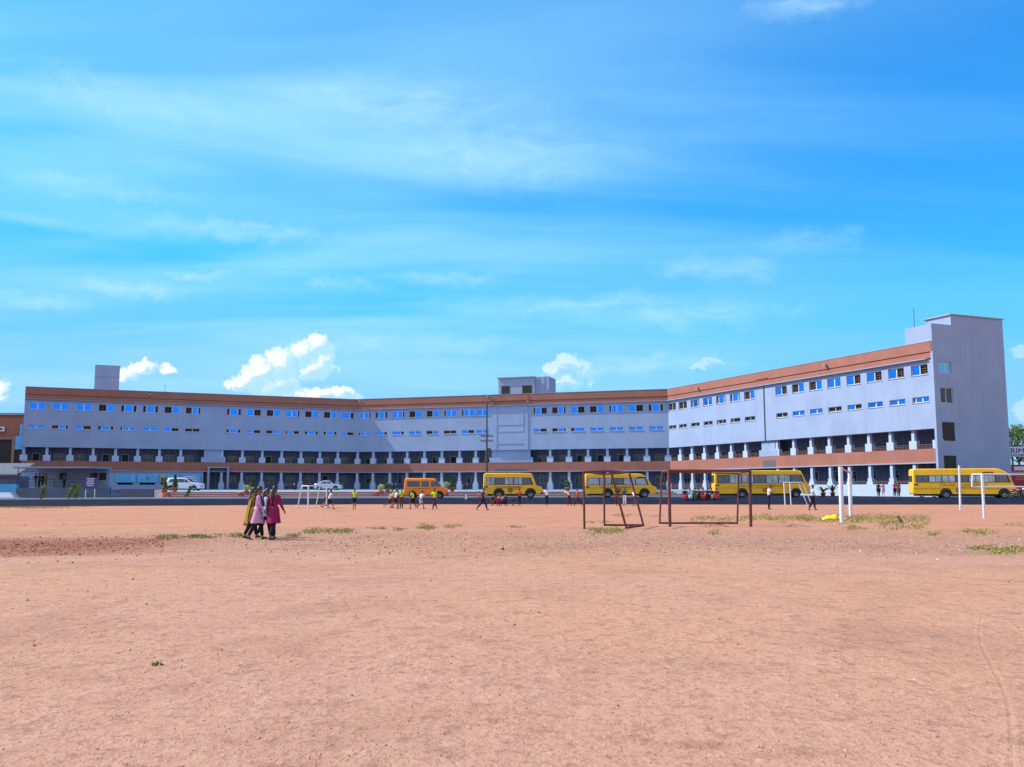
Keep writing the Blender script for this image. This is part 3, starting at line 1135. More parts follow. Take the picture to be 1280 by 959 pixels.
m = MB()
wallbox(m, -60, 20, 128, 3.5, 0.5, 3.1)
sh_ = thing('metal_shed', 'grey sheet metal shed below the brown building on the far left', 'shed', at(-10, 618, 128).to_tuple()[:2] + (0.5,))
o = m.build('wall', GREYM, sh_, loc=-Vector(sh_.location))
m = MB()
a, b_ = at(-60, 600, 127.4), at(22, 600, 127.4)
m.hexa([Vector((a.x, 127.2, 3.25)), Vector((b_.x, 127.2, 3.25)), Vector((b_.x, 131.8, 4.9)), Vector((a.x, 131.8, 4.9)),
        Vector((a.x, 127.2, 3.35)), Vector((b_.x, 127.2, 3.35)), Vector((b_.x, 131.8, 5.0)), Vector((a.x, 131.8, 5.0))])
m.build('roof', mat('galvanised_sheet', (0.13, 0.135, 0.15), 0.5, metal=0.3, var=.2), sh_, loc=-Vector(sh_.location))
m = MB()
wallbox(m, -60, 23.5, 112, .12, 0.5, 1.95)
o = m.build('sheet_fence', BANNER, loc=None)
tag(o, 'pale blue sheet fence below the grey shed on the far left', 'fence')
m = MB()
for i in range(4):
    wallbox(m, -60, 20 - 2 * i, 88 + 1.0 * i, 1.0, .45, .62 + .15 * i)
tag(m.build('side_steps', NOSING), 'pale concrete steps at the left edge below the blue sheet fence', 'steps')

# ramp platform with railing and canopy
RY = 100.0
ra, rb = at(20, 612, RY).x, at(113, 612, RY).x
rc = at(141, 612, RY).x
rp = thing('ramp_platform', 'grey cement ramp platform with railing and flat canopy before the left wing', 'ramp', (ra, RY, 0.5))
RO = Vector(rp.location)
m = MB()
v = [(0, 0, 0), (rb - ra, 0, 0), (rc - ra, 0, 0), (rc - ra, 0, .08), (rb - ra, 0, .98), (0, 0, .98)]
m.mesh([Vector(p) for p in v] + [Vector((p[0], 5.0, p[2])) for p in v],
       [(0, 1, 2, 3, 4, 5), (11, 10, 9, 8, 7, 6), (5, 4, 10, 11), (4, 3, 9, 10), (3, 2, 8, 9), (0, 5, 11, 6)])
m.build('platform', GREYM, rp)
m = MB()
for k in range(5):
    xx = (rb - ra) * k / 4
    m.tube([(xx + .05, .12, .96), (xx + .05, .12, 3.1 if k in (0, 4) else 1.95)], .05, 6)
for zz in (1.3, 1.62, 1.95):
    m.tube([(0.05, .12, zz), (rb - ra, .12, zz)], .035, 6)
    m.tube([(rb - ra, .12, zz), (rc - ra - .3, .12, zz - .85)], .035, 6)
m.tube([(rc - ra - .3, .12, .1), (rc - ra - .3, .12, 1.1)], .05, 6)
m.build('railing', POLE, rp)
m = MB()
m.box(-.3, rb - ra - .0, -.3, 5.0, 3.12, 3.3)
m.box(-.25, rb - ra - .1, 4.6, 5.0, .98, 3.12)
m.build('canopy', LEDGE, rp)
m = MB()
for xx in (2.4, 5.9, 6.9):
    m.box(xx, xx + .75, 4.52, 4.598, 1.9, 2.7)
m.build('service_window', DARK, rp)

# sign board on two legs
sp_ = at(124, 625, 88)
sg = thing('sign_board', 'purple notice board with white lines on two pale legs beside the ramp', 'sign', (sp_.x, 86, 0.5))
m = MB()
m.box(-.55, .55, -.03, .03, .95, 2.0)
m.build('board', mat('purple_board', (0.07, 0.045, 0.22), 0.5), sg)
m = MB()
for k, wd in enumerate((.34, .30, .36, .3)):
    m.box(-wd, wd, -.04, -.031, 1.82 - .2 * k, 1.90 - .2 * k)
m.build('writing', WHITE, sg)
for xx in (-.42, .42):
    m = MB()
    m.tube([(xx, .06, 0), (xx, .06, 1.9)], .04, 6)
    m.build('leg', WHITE, sg)

# cement cheek wall right of the sign
m = MB()
wallbox(m, 150, 192, 93, .35, 0.5, 1.42)
tag(m.build('cement_wall', GREYM), 'low plain cement wall left of the red brick steps', 'wall')
m = MB()
wallbox(m, 118, 152, 104, .35, 0.5, 1.25)
tag(m.build('cement_wall', mat('dark_cement', (.13, .13, .16), .9)), 'darker low cement wall behind the legs of the purple notice board', 'wall')

# blue banners hung in the ground floor bays of the left wing
for (x0, x1, lab) in [(144.5, 169, 'pale blue banner beside the dark doorway under the left wing'), (172, 196, 'pale blue banner with a dark figure in its middle'),
                      (208.5, 223.5, 'plain blue banner directly above the tail of the white parked car'), (227, 250, 'blue banner with pale writing beside the entrance porch')]:
    sA, z1 = whit(0, x0, 593.2, T_BAND - .06)
    sB, z0 = whit(0, x1, 603.2, T_BAND - .06)
    m = MB()
    wbox(m, 0, sA, sB, T_BAND - .10, T_BAND - .06, z0, z1)
    o = m.build('banner', BANNER)
    if 'figure' in lab:
        b2 = MB()
        wbox(b2, 0, (sA + sB) / 2 - .1, (sA + sB) / 2 + .25, T_BAND - .115, T_BAND - .101, z0 + .25, z1 - .35)
        b2.build('figure_print', mat('grey_print', (.15, .2, .3), .8), o)
    if 'writing' in lab:
        b2 = MB()
        for k in range(3):
            wbox(b2, 0, sA + .4, sB - .5 - .3 * k, T_BAND - .115, T_BAND - .101, z0 + .3 + .33 * k, z0 + .42 + .33 * k)
        b2.build('writing', WHITE, o)
    tag(o, lab, 'banner', 'banners under the left wing')
sA, z1 = whit(0, 200.5, 593, T_BAND - .06)
sB, z0 = whit(0, 207.5, 603, T_BAND - .06)
m = MB()
wbox(m, 0, sA, sB, T_BAND - .10, T_BAND - .06, z0, z1)
o = m.build('poster', mat('cream_poster', (.42, .42, .30), .8))
b2 = MB()
for k in range(4):
    wbox(b2, 0, sA + .12 + .2 * k, sA + .26 + .2 * k, T_BAND - .115, T_BAND - .101, z0 + .1, z0 + .75 + .15 * (k % 2))
b2.build('figure_print', DARK, o)
tag(o, 'cream poster with dark figures between the blue banners', 'poster')

# utility pole in front of the centre wing
q = at(608.5, 560, 138)
up_ = thing('utility_pole', 'slim dark utility pole with crossarms before the centre wing', 'utility pole', (q.x, 138, 1.14))
m = MB()
ztop = at(608.5, 502, 138).z - 1.14
m.tube([(0, 0, 0), (0, 0, ztop)], [.17, .11], 8)
m.build('pole', POLE, up_)
for py, wd in ((545.5, .9), (551.5, .95), (577, .5)):
    zz = at(608.5, py, 138).z - 1.14
    m = MB()
    m.box(-wd, wd, -.22, -.12, zz - .07, zz + .07)
    ca = m.build('crossarm', POLE, up_)
    m = MB()
    for xx in (-wd + .1, -wd * .35, wd * .35, wd - .1):
        m.lathe([(.0, .07), (.05, .07), (.06, .15), (.03, .25), (0, .25)], 6, 'Z', (xx, -.17, zz))
    m.build('insulator', POLE, ca)
m = MB()
zz = at(608.5, 568, 138).z - 1.14
m.box(.12, .6, -.4, .0, zz - .5, zz + .9)
m.build('switch_box', POLE, up_)

# ------------------------------------------------------------------ right edge: sign, hoarding, trees
q0 = at(1259, 557, 128)
sgn = thing('roadside_sign', 'white sign board with purple capital letters behind the end wall on the right edge', 'sign', (q0.x, 128, 0.5))
m = MB()
zt_, zb_ = at(1262, 558.5, 128).z - .5, at(1262, 571, 128).z - .5
m.box(0, 9, 0, .25, zb_, zt_)
m.build('board', mat('white_sign_face', (.62, .68, .78), .6, var=.03), sgn)
m = MB()
for xx in (.6, 4.5, 8.4):
    m.box(xx, xx + .2, .05, .24, 0, zb_)
m.build('post', POLE, sgn)


def text_obj(name, body, size, mtl, parent, loc, rot=(R(90), 0, 0), ext=.012, sx=1.0, align='LEFT'):
    cu = bpy.data.curves.new('text_tmp', 'FONT')
    cu.body = body
    cu.size = size
    cu.extrude = ext
    cu.align_x = align
    tmp = bpy.data.objects.new('text_tmp', cu)
    col.objects.link(tmp)
    dg = bpy.context.evaluated_depsgraph_get()
    me = bpy.data.meshes.new_from_object(tmp.evaluated_get(dg))
    bpy.data.objects.remove(tmp)
    bpy.data.curves.remove(cu)
    me.materials.clear()
    me.materials.append(mtl)
    o = bpy.data.objects.new(name, me)
    col.objects.link(o)
    o.parent = parent
    o.location = loc
    o.rotation_euler = rot
    o.scale = (sx, 1, 1)
    return o


PURPLE = mat('purple_lettering', (0.10, 0.03, 0.28), 0.6)
text_obj('lettering', 'RIM', 1.0, PURPLE, sgn, (.35, -.02, zt_ - .88), ext=.03, sx=1.25)
text_obj('lettering', 'EXCLUSIVE', .42, mat('blue_lettering', (.05, .12, .35), .6), sgn, (.35, -.02, zb_ + .1), ext=.03, sx=1.1)
q0 = at(1260, 582, 118)
hb = thing('hoarding', 'crimson advertising hoarding standing right of the end wall', 'hoarding', (q0.x, 118, 0.5))
zt_, zb_ = at(1262, 581, 118).z - .5, at(1262, 611, 118).z - .5
m = MB()
m.box(0, 10, 0, .2, zb_, zt_)
m.build('board', mat('crimson_board', (.42, .02, .05), .6, var=.15), hb)
m = MB()
m.box(.75, 6, -.05, -.002, zt_ - .72, zt_ - .25)
m.box(.3, 7, -.05, -.002, zt_ - 1.0, zt_ - .93)
m.build('header_strip', WHITE, hb)
m = MB()
for k in range(3):
    m.box(1.1 - .15 * k, 5, -.05, -.002, zt_ - 1.35 - .28 * k, zt_ - 1.22 - .28 * k)
m.build('writing', mat('gold_writing', (.50, .24, .10), .6), hb)
m = MB()
for xx in (.4, 5, 9.4):
    m.box(xx, xx + .18, .05, .18, 0, zb_)
m.build('post', POLE, hb)


def leaf_cloud(mb, rng, c, rad, n, size, mi=0, hollow=0.35):
    for _ in range(n):
        while True:
            p = Vector((rng.uniform(-1, 1), rng.uniform(-1, 1), rng.uniform(-1, 1)))
            l = p.length
            if hollow < l < 1:
                break
        p = Vector((p.x * rad[0], p.y * rad[1], p.z * rad[2])) + Vector(c)
        a = Vector((rng.gauss(0, 1), rng.gauss(0, 1), rng.gauss(0, 1))).normalized()
        b2 = a.cross(Vector((rng.gauss(0, 1), rng.gauss(0, 1), rng.gauss(0, 1)))).normalized()
        s = size * rng.uniform(.6, 1.3)
        mb.poly([p - a * s, p + b2 * s * .45, p + a * s, p - b2 * s * .45], mi)


def tree(loc, h, r, label, seed, nclump=9, leafm=(LEAFD, LEAFM)):
    rng = random.Random(seed)
    t = thing('tree', label, 'tree', loc, group='trees behind the right edge')
    m = MB()
    m.tube([(0, 0, 0), (.1, 0, h * .3), (0, .1, h * .55)], [.28, .22, .15], 8)
    cs = []
    for k in range(nclump):
        a = 2 * math.pi * k / nclump + rng.uniform(-.3, .3)
        rr = r * rng.uniform(.25, .75)
        c_ = (math.cos(a) * rr, math.sin(a) * rr, h * rng.uniform(.55, .92))
        cs.append(c_)
        m.tube([(0, .05, h * .45), (c_[0] * .5, c_[1] * .5, (h * .45 + c_[2]) / 2), c_], [.11, .08, .03], 6)
    m.build('trunk', BARK, t)
    m = MB()
    for c_ in cs + [(0, 0, h * .88)]:
        k = r * rng.uniform(.36, .55)
        leaf_cloud(m, rng, c_, (k, k, k * .8), 340, .17, rng.choice((0, 1)), .2)
    m.build('crown', list(leafm), t)


tree((at(1275, 600, 140).x, 140, .5), 10.6, 3.2, 'green leafy tree rising above the white sign with purple letters', 5)
tree((at(1300, 600, 136).x, 136, .5), 9.6, 3.6, 'dense green tree at the very right edge behind the crimson hoarding', 9)
m = MB()
rg = random.Random(4)
for k in range(26):
    leaf_cloud(m, rg, (at(1262, 600, 124).x + k * .5, 124.5 + rg.uniform(-.8, .8), rg.uniform(2.2, 4.6)), (1.0, .9, 1.1), 110, .14, rg.choice((0, 1)), .1)
tag(m.build('hedge', [LEAFD, LEAFM]), 'dark hedge filling the gap between the crimson hoarding and the white sign', 'hedge')

# ------------------------------------------------------------------ vehicles (x forward, local y- is the side facing the pitch)


def profile_body(prof, W, belt, tum, bev, top, name, mtl, parent):
    bm = bmesh.new()
    vs = [bm.verts.new((x, -W / 2, z)) for x, z in prof]
    f = bm.faces.new(vs)
    r = bmesh.ops.extrude_face_region(bm, geom=[f])
    nv = [e for e in r['geom'] if isinstance(e, bmesh.types.BMVert)]
    bmesh.ops.translate(bm, vec=(0, W, 0), verts=nv)
    bm.normal_update()
    ed = [e for e in bm.edges if abs(e.verts[0].co.y - e.verts[1].co.y) < 1e-5 and (e.verts[0].co.z + e.verts[1].co.z) / 2 > belt * .55]
    bmesh.ops.bevel(bm, geom=ed, offset=bev, segments=3, profile=.6, affect='EDGES')
    bmesh.ops.recalc_face_normals(bm, faces=bm.faces)
    for v in bm.verts:
        if v.co.z > belt:
            v.co.y *= 1 - tum * (v.co.z - belt) / (top - belt)
    me = bpy.data.meshes.new(name)
    bm.to_mesh(me)
    bm.free()
    me.materials.append(mtl)
    for p_ in me.polygons:
        p_.use_smooth = p_.area < .25
    o = bpy.data.objects.new(name, me)
    col.objects.link(o)
    o.parent = parent
    return o


def side_panel(mb, poly, W, belt, tum, top, side, th=.012, off=.0, mi=0):
    def w(z):
        k = 1 - tum * max(0, z - belt) / (top - belt)
        return W / 2 * k
    outer = [Vector((x, side * (w(z) + off + th), z)) for x, z in poly]
    inn = [Vector((x, side * (w(z) + off - .02), z)) for x, z in poly]
    n = len(poly)
    fs = [tuple(range(n)), tuple(range(2 * n - 1, n - 1, -1))] + [(i, i + n, (i + 1) % n + n, (i + 1) % n) for i in range(n)]
    mb.mesh(outer + inn, fs, mi)


def front_panel(mb, p0, p1, hw0, hw1, th=.015, mi=0):       # a panel on a sloping front face from (x,z) p0 (low) to p1 (high)
    d = Vector((p1[0] - p0[0], 0, p1[1] - p0[1]))
    n = Vector((d.z, 0, -d.x)).normalized()
    a = [Vector((p0[0], -hw0, p0[1])), Vector((p0[0], hw0, p0[1])), Vector((p1[0], hw1, p1[1])), Vector((p1[0], -hw1, p1[1]))]
    if n.x < 0 and d.x > 0:
        n = -n
    c = [q - n * .02 for q in a] + [q + n * th for q in a]
    mb.hexa(c, mi)


def wheels(parent, xs, rad, W, wide=.22, arch=None, bodyW=None, hub=True):
    for x in xs:
        for s in (-1, 1):
            m = MB()
            y0 = s * (W / 2 - wide)
            y1 = s * (W / 2 + .012)
            m.lathe([(rad * .55, y0), (rad * .93, y0), (rad, y0 * .8 + y1 * .2), (rad, y0 * .2 + y1 * .8), (rad * .93, y1), (rad * .62, y1), (rad * .60, y1 - s * .03)], 20, 'Y', (x, 0, rad))
            t = m.build('wheel', BLACKR, parent)
            m = MB()
            m.lathe([(rad * .615, y1 - s * .012), (rad * .5, y1 - s * .03), (rad * .35, y1 - s * .05), (rad * .22, y1 + s * .0), (0.001, y1 + s * .004)], 16, 'Y', (x, 0, rad))
            m.build('rim', RIM, t)
    if arch:
        for x in xs:
            for s in (-1, 1):
                m = MB()
                pts = [(x + arch * math.cos(a), max(.30, rad + arch * math.sin(a))) for a in [math.pi * k / 12 for k in range(13)]]
                side_panel(m, pts, bodyW, 9, 0, 10, s, th=.004)
                m.build('wheel_arch', BLACKP, parent)


def school_bus(label, loc, L, H, W, kind, rz=0.0):
    b = thing('school_bus', label, 'bus', loc, rz, 'yellow school buses parked on the road')
    hl = L / 2
    if kind == 'bonnet':
        nose = [(hl - 1.0, .42), (hl - .12, .50), (hl, .62), (hl, .92), (hl - .06, 1.12), (hl - .62, 1.28), (hl - .98, H - .20), (hl - 1.12, H - .03)]
        ws = ((hl - .64, 1.33), (hl - .96, H - .26))
        roof = [(hl - 2.2, H), (-hl + .25, H - .01)]
    elif kind == 'dome':
        nose = [(hl - 1.0, .42), (hl - .2, .44), (hl - .02, .55), (hl, .9), (hl - .05, 1.12), (hl - .52, 1.28), (hl - .86, H - .60), (hl - 1.10, H - .30), (hl - 1.5, H - .06)]
        ws = ((hl - .54, 1.33), (hl - .86, H - .62))
        roof = [(hl - 2.0, H), (-hl + .2, H - .02)]
    elif kind == 'flat':
        nose = [(hl - 1.2, .45), (hl - .04, .45), (hl, .7), (hl - .02, 1.22), (hl - .25, 1.34), (hl - .85, H - .16), (hl - .98, H - .02)]
        ws = ((hl - .27, 1.38), (hl - .83, H - .22))
        roof = [(hl - 1.6, H), (-hl + .12, H)]
    else:
        nose = [(hl - 1.2, .42), (hl - .1, .44), (hl, .6), (hl - .02, 1.02), (hl - .22, 1.36), (hl - .62, H - .62), (hl - .9, H - .34), (hl - 1.5, H - .05)]
        ws = ((hl - .24, 1.40), (hl - .61, H - .66))
        roof = [(hl - 2.0, H), (-hl + .2, H - .02)]
    prof = [(-hl, .5), (-hl + .08, .42)] + nose + roof + [(-hl + .05, H - .15), (-hl, 1.3)]
    zb, zt = H * .55, H * .55 + .62
    if kind in ('flat',):
        zb, zt = H * .54, H * .54 + .82
    tum = .06
    profile_body(prof, W, zb, tum, .10, H, 'body', YELLOW, b)
    # window band with single panes
    wx0 = -hl + .28
    wx1 = {'bonnet': hl - 1.05, 'dome': hl - .95, 'flat': hl - .75, 'slope': hl - .66}[kind]
    for s in (-1, 1):
        m = MB()
        side_panel(m, [(wx0, zb - .05), (wx1 + .12, zb - .05), (wx1 - .12, zt + .05), (wx0, zt + .05)], W, zb, tum, H, s, th=.006)
        wb = m.build('window_band', BLACKP, b)
        n = max(5, int((wx1 - wx0) / 1.15))
        for k in range(n):
            x0 = wx0 + (wx1 - wx0) * k / n + .05
            x1 = wx0 + (wx1 - wx0) * (k + 1) / n - .05
            m = MB()
            if k < n - 1:
                side_panel(m, [(x0, zb + .0), (x1, zb), (x1, zt), (x0, zt)], W, zb, tum, H, s, th=.013)
            else:
                side_panel(m, [(x0, zb + .02), (x1 - .0, zb - .02), (x1 - .18, zt), (x0, zt)], W, zb, tum, H, s, th=.013)
            o = m.build('window', VGLASSL if (k * 7 + int(L)) % 3 else VGLASS, b)
            m = MB()
            side_panel(m, [((x0 + x1) / 2 - .02, zb), ((x0 + x1) / 2 + .02, zb), ((x0 + x1) / 2 + .02, zt), ((x0 + x1) / 2 - .02, zt)], W, zb, tum, H, s, th=.019)
            if k < n - 1:
                m.build('sash_bar', BLACKP, o)
        # rub rail and lower skirt trim
        m = MB()
        side_panel(m, [(-hl + .05, .98), (hl - 1.3, .98), (hl - 1.3, 1.03), (-hl + .05, 1.03)], W, 9, 0, 10, s, th=.012)
        m.build('rub_rail', mat('darker_yellow', (.55, .25, .01), .5), b)
    m = MB()
    front_panel(m, ws[0], ws[1], W / 2 - .16, W / 2 - .26)
    m.build('windscreen', WSCREEN, b)
    m = MB()
    m.box(-hl - .015, -hl + .02, -W / 2 + .3, W / 2 - .3, zb, zt)
    m.build('rear_window', VGLASS, b)
    xs = {'bonnet': (-hl * .47, hl * .60), 'dome': (-hl * .36, hl * .66), 'flat': (-hl * .42, hl * .70), 'slope': (-hl * .36, hl * .76)}[kind]
    wheels(b, xs, .43, W, .24, .58, W)
    for s in (-1, 1):
        m = MB()
        m.lathe([(.13, 0), (.12, .03), (.06, .05), (.001, .055)], 12, 'X', (hl - .0, s * (W / 2 - .34), .84))
        m.build('headlight', LAMPM, b)
        m = MB()
        m.tube([(hl - .7, s * (W / 2 - .05), zt - .1), (hl - .35, s * (W / 2 + .18), zt - .05), (hl - .35, s * (W / 2 + .2), zt - .2)], .025, 6)
        m.box(hl - .40, hl - .34, s * (W / 2 + .2) - .1, s * (W / 2 + .2) + .1, zt - .6, zt - .2)
        m.build('mirror', BLACKP, b)
    m = MB()
    m.box(hl - .12, hl + .08, -W / 2 + .05, W / 2 - .05, .40, .56)
    m.build('bumper', BLACKP, b)
    m = MB()
    m.box(-hl + .4, hl - 1.0, -W / 2 + .25, W / 2 - .25, .22, .44)
    m.build('chassis', BLACKP, b)
    ysd = -W / 2 - .014
    text_obj('lettering', 'COLLEGE OF ENGINEERING', .30, LETTER, b, (-hl * .48 if L > 8 else -hl * .62, ysd, zb - .38), ext=.004, sx=L / 8.2)
    m = MB()
    m.box(-hl * .15, hl * .25, -W / 2 - .012, -W / 2 - .001, zb - .53, zb - .49)
    m.build('phone_line', LETTER, b)
    m = MB()
    ex = xs[0] + (1.15 if kind != 'flat' else 2.35)
    m.lathe([(.24, 0), (.24, -.012), (.17, -.012), (.17, 0)], 16, 'Y', (ex, -W / 2 - .002, .80))
    m.box(ex - .2, ex + .16, -W / 2 - .014, -W / 2 - .002, .70, .77)
    m.box(ex - .12, ex + .2, -W / 2 - .0145, -W / 2 - .0025, .84, .90)
    m.build('emblem', mat('dark_emblem', (.02, .05, .03), .6), b)
    m = MB()
    m.box(-hl + .12, -hl + .5, -W / 2 - .012, -W / 2 - .001, zb - .32, zb - .18)
    m.build('number_mark', LETTER, b)
    if kind in ('dome', 'slope'):
        m = MB()
        x_ = hl * .36 if kind == 'slope' else hl * .45
        side_panel(m, [(x_, H - .46), (x_ + 1.0, H - .46), (x_ + 1.0, H - .34), (x_, H - .34)], W, zb, tum, H, -1, th=.012)
        m.build('roof_mark', LETTER, b)
    return b


def bus_at(px0, px1, Y):
    a, b_ = at(px0, 610, Y), at(px1, 610, Y)
    return (a.x + b_.x) / 2, b_.x - a.x


x_, L_ = bus_at(604, 678, 93)
school_bus('short yellow school bus with a stubby bonnet, behind the red shirted person', (x_, 93 + 1.05, .5), L_, 2.52, 2.1, 'bonnet')
x_, L_ = bus_at(731, 821, 96)
school_bus('yellow school bus with domed roof front seen through the leaning red goal', (x_, 96 + 1.1, .5), L_, 2.5, 2.2, 'dome')
x_, L_ = bus_at(895, 1013, 97)
school_bus('long flat fronted yellow school bus between the boxy red goal and the small white goal', (x_, 97 + 1.15, .5), L_, 2.85, 2.3, 'flat', R(-4))
x_, L_ = bus_at(1149, 1269, 92)
school_bus('longest yellow school bus with sloping nose parked below the end wall', (x_, 92 + 1.15, .5), L_, 2.95, 2.3, 'slope', R(-13))

# orange van
x_, L_ = bus_at(505, 559, 91.5)
vn = thing('orange_van', 'orange minivan with pale roof parked before the steps behind the players', 'van', (x_, 91.5 + .9, .5))
hl, H, W = L_ / 2, 1.98, 1.75
profile_body([(-hl, .45), (-hl + .08, .32), (hl - .2, .34), (hl, .5), (hl - .02, .86), (hl - .25, 1.02), (hl - .72, 1.14), (hl - 1.22, H - .1), (hl - 1.45, H), (-hl + .15, H), (-hl + .03, H - .12), (-hl, 1.1)], W, 1.12, .12, .09, H, 'body', ORANGE, vn)
for s in (-1, 1):
    for (x0, x1, xt) in [(-hl + .3, -hl + 1.55, None), (-hl + 1.72, -hl + 2.45, None), (-hl + 2.65, -hl + 3.55, .25)]:
        m = MB()
        side_panel(m, [(x0, 1.16), (x1, 1.16), (x1 - (xt or 0), 1.70), (x0, 1.70)], W, 1.12, .12, H, s)
        m.build('window', VGLASS if s < 0 else VGLASSL, vn)
    m = MB()
    side_panel(m, [(-hl + .06, H - .16), (hl - 1.35, H - .16), (hl - 1.5, H - .1), (-hl + .08, H - .1)], W, 1.12, .12, H, s)
    m.build('roof_trim', mat('pale_orange', (.75, .45, .2), .5), vn)
    m = MB()
    m.box(hl - .02, hl + .012, s * .62 - .16, s * .62 + .16, .72, .86)
    m.build('headlight', LAMPM, vn)
m = MB()
front_panel(m, (hl - .74, 1.18), (hl - 1.2, H - .14), W / 2 - .14, W / 2 - .2)
m.build('windscreen', WSCREEN, vn)
m = MB()
m.box(-hl - .05, hl + .05, -W / 2 + .02, W / 2 - .02, .3, .4)
m.build('bumper', BLACKP, vn)
wheels(vn, (-hl + .85, hl - .75), .32, W, .18, .42, W)
m = MB()
m.box(-hl + .9, hl - 1.7, -W / 2 - .012, -W / 2 - .001, .93, .98)
m.build('lettering', mat('red_lettering', (.45, .06, .01), .6), vn)


def car(name, label, loc, L, W, H, prof, wins, paint, ws, rz=0):
    c = thing(name, label, 'car', loc, rz)
    hl = L / 2
    profile_body(prof(hl), W, H * .60, .22, .07, H, 'body', paint, c)
    for s in (-1, 1):
        for poly in wins(hl):
            m = MB()
            side_panel(m, poly, W, H * .60, .22, H, s)
            m.build('window', VGLASS, c)
        m = MB()
        m.box(hl - .08, hl + .01, s * (W / 2 - .35) - .18, s * (W / 2 - .35) + .18, H * .42, H * .5)
        m.build('headlight', LAMPM, c)
    m = MB()
    front_panel(m, *ws(hl), W / 2 - .2, W / 2 - .28)
    m.build('windscreen', VGLASS, c)
    wheels(c, (-hl + .82, hl - .85), .32, W, .2, .40, W)
    m = MB()
    m.box(-hl + .3, hl - .3, -W / 2 + .1, W / 2 - .1, .2, .34)
    m.build('underbody', BLACKP, c)
    return c


x_, L_ = bus_at(205, 250, 120)
car('white_suv', 'white sport utility car parked under the blue banners of the left wing', (x_, 121, 1.14), L_, 1.85, 1.7,
    lambda h: [(-h, .5), (-h + .06, .28), (h - .1, .28), (h, .5), (h - .03, .85), (h - .3, .98), (h - 1.25, 1.08), (h - 2.0, 1.62), (h - 2.6, 1.70), (-h + .5, 1.66), (-h + .1, 1.1)],
    lambda h: [[(-h + .5, 1.1), (-h + 1.5, 1.1), (-h + 1.5, 1.5), (-h + .75, 1.5)], [(-h + 1.58, 1.1), (-h + 2.5, 1.1), (-h + 2.5, 1.52), (-h + 1.58, 1.52)], [(-h + 2.58, 1.1), (h - 1.4, 1.1), (h - 1.95, 1.5), (-h + 2.58, 1.52)]],
    CARWHITE, lambda h: ((h - 1.3, 1.13), (h - 1.95, 1.57)))
x_, L_ = bus_at(392, 426, 142)
car('silver_sedan', 'pale silver sedan parked on the platform behind the left white goal', (x_, 143, 1.14), L_, 1.75, 1.5,
    lambda h: [(-h, .5), (-h + .06, .26), (h - .1, .26), (h, .45), (h - .05, .72), (h - .3, .82), (h - 1.2, .96), (h - 1.85, 1.42), (h - 2.3, 1.5), (-h + 1.3, 1.44), (-h + .6, 1.02), (-h + .05, .95)],
    lambda h: [[(-h + .95, 1.0), (-h + 1.9, 1.0), (-h + 1.9, 1.34), (-h + 1.4, 1.34)], [(-h + 1.98, 1.0), (h - 1.4, 1.0), (h - 1.85, 1.34), (-h + 1.98, 1.36)]],
    CARSILV, lambda h: ((h - 1.25, 1.0), (h - 1.82, 1.38)))

# motorbikes
bk_proto = []


def motorbike(label, loc, rz, colour):
    t = thing('motorbike', label, 'motorbike', loc, rz, 'motorbikes parked by the school')
    for x in (-.62, .66):
        m = MB()
        m.lathe([(.22, -.05), (.29, -.05), (.30, 0), (.29, .05), (.22, .05), (.20, 0), (.22, -.05)], 16, 'Y', (x, 0, .3))
        for k in range(5):
            a = 2 * math.pi * k / 5
            m.tube([(x, 0, .3), (x + .22 * math.cos(a), 0, .3 + .22 * math.sin(a))], .018, 5)
        m.build('wheel', BLACKR, t)
    m = MB()
    m.ball((.12, 0, .80), (.34, .15, .15))
    m.ball((-.55, 0, .74), (.36, .11, .10))
    m.ball((.66, 0, .63), (.30, .07, .05))
    m.build('body', colour, t)
    m = MB()
    m.box(-.22, .30, -.14, .14, .28, .62)
    m.tube([(-.62, .1, .3), (-.2, .1, .42), (.2, 0, .72), (.48, 0, .92)], .04, 6)
    m.tube([(-.7, -.13, .38), (.1, -.13, .3)], .045, 6)
    m.build('engine', BLACKP, t)
    m = MB()
    m.ball((-.28, 0, .86), (.42, .13, .07))
    m.build('seat', BLACKP, t)
    m = MB()
    m.tube([(.66, .08, .3), (.46, .07, 1.0)], .03, 6)
    m.tube([(.66, -.08, .3), (.46, -.07, 1.0)], .03, 6)
    m.tube([(.30, .36, 1.04), (.42, .15, 1.06), (.46, 0, 1.0), (.42, -.15, 1.06), (.30, -.36, 1.04)], .022, 6)
    m.build('handlebar', POLE, t)
    m = MB()
    m.ball((.58, 0, .92), (.09, .1, .11))
    m.build('headlight', LAMPM, t)
    return t


RB = mat('dark_red_paint', (.20, .02, .025), .35, coat=.4)
BB = mat('blue_black_paint', (.03, .035, .06), .35, coat=.4)
mb1 = motorbike('black motorbike parked on the platform left of the white goal', (at(363, 612, 146).x, 146, 1.14), R(15), BB)
mb2 = motorbike('dark red motorbike at the right edge beneath the crimson hoarding', (at(1272, 620, 87.5).x, 87.5, .5), R(-60), RB)
for (px, Y, z, rz, lab) in [(487, 141, 1.14, 60, 'black motorbike parked left of the rear of the orange van'), (493, 143, 1.14, 75, 'black motorbike parked close behind the rear of the orange van'),
                            (582, 146, 1.14, 70, 'black motorbike parked just right of the cone shaped potted bush'),
                            (826, 134, 1.14, 80, 'black motorbike parked nearest the front of the bus with the domed roof'), (831, 136, 1.14, 95, 'black motorbike second from the bus with the domed roof'), (712, 145, 1.14, 85, 'black motorbike behind the gap between the two shorter buses')]:
    dup(mb1, (at(px, 612, Y).x, Y, z), R(rz), lab)
dup(mb2, (at(1279, 620, 88.5).x, 88.5, .5), R(-100), 'dark red motorbike cut by the right picture edge')
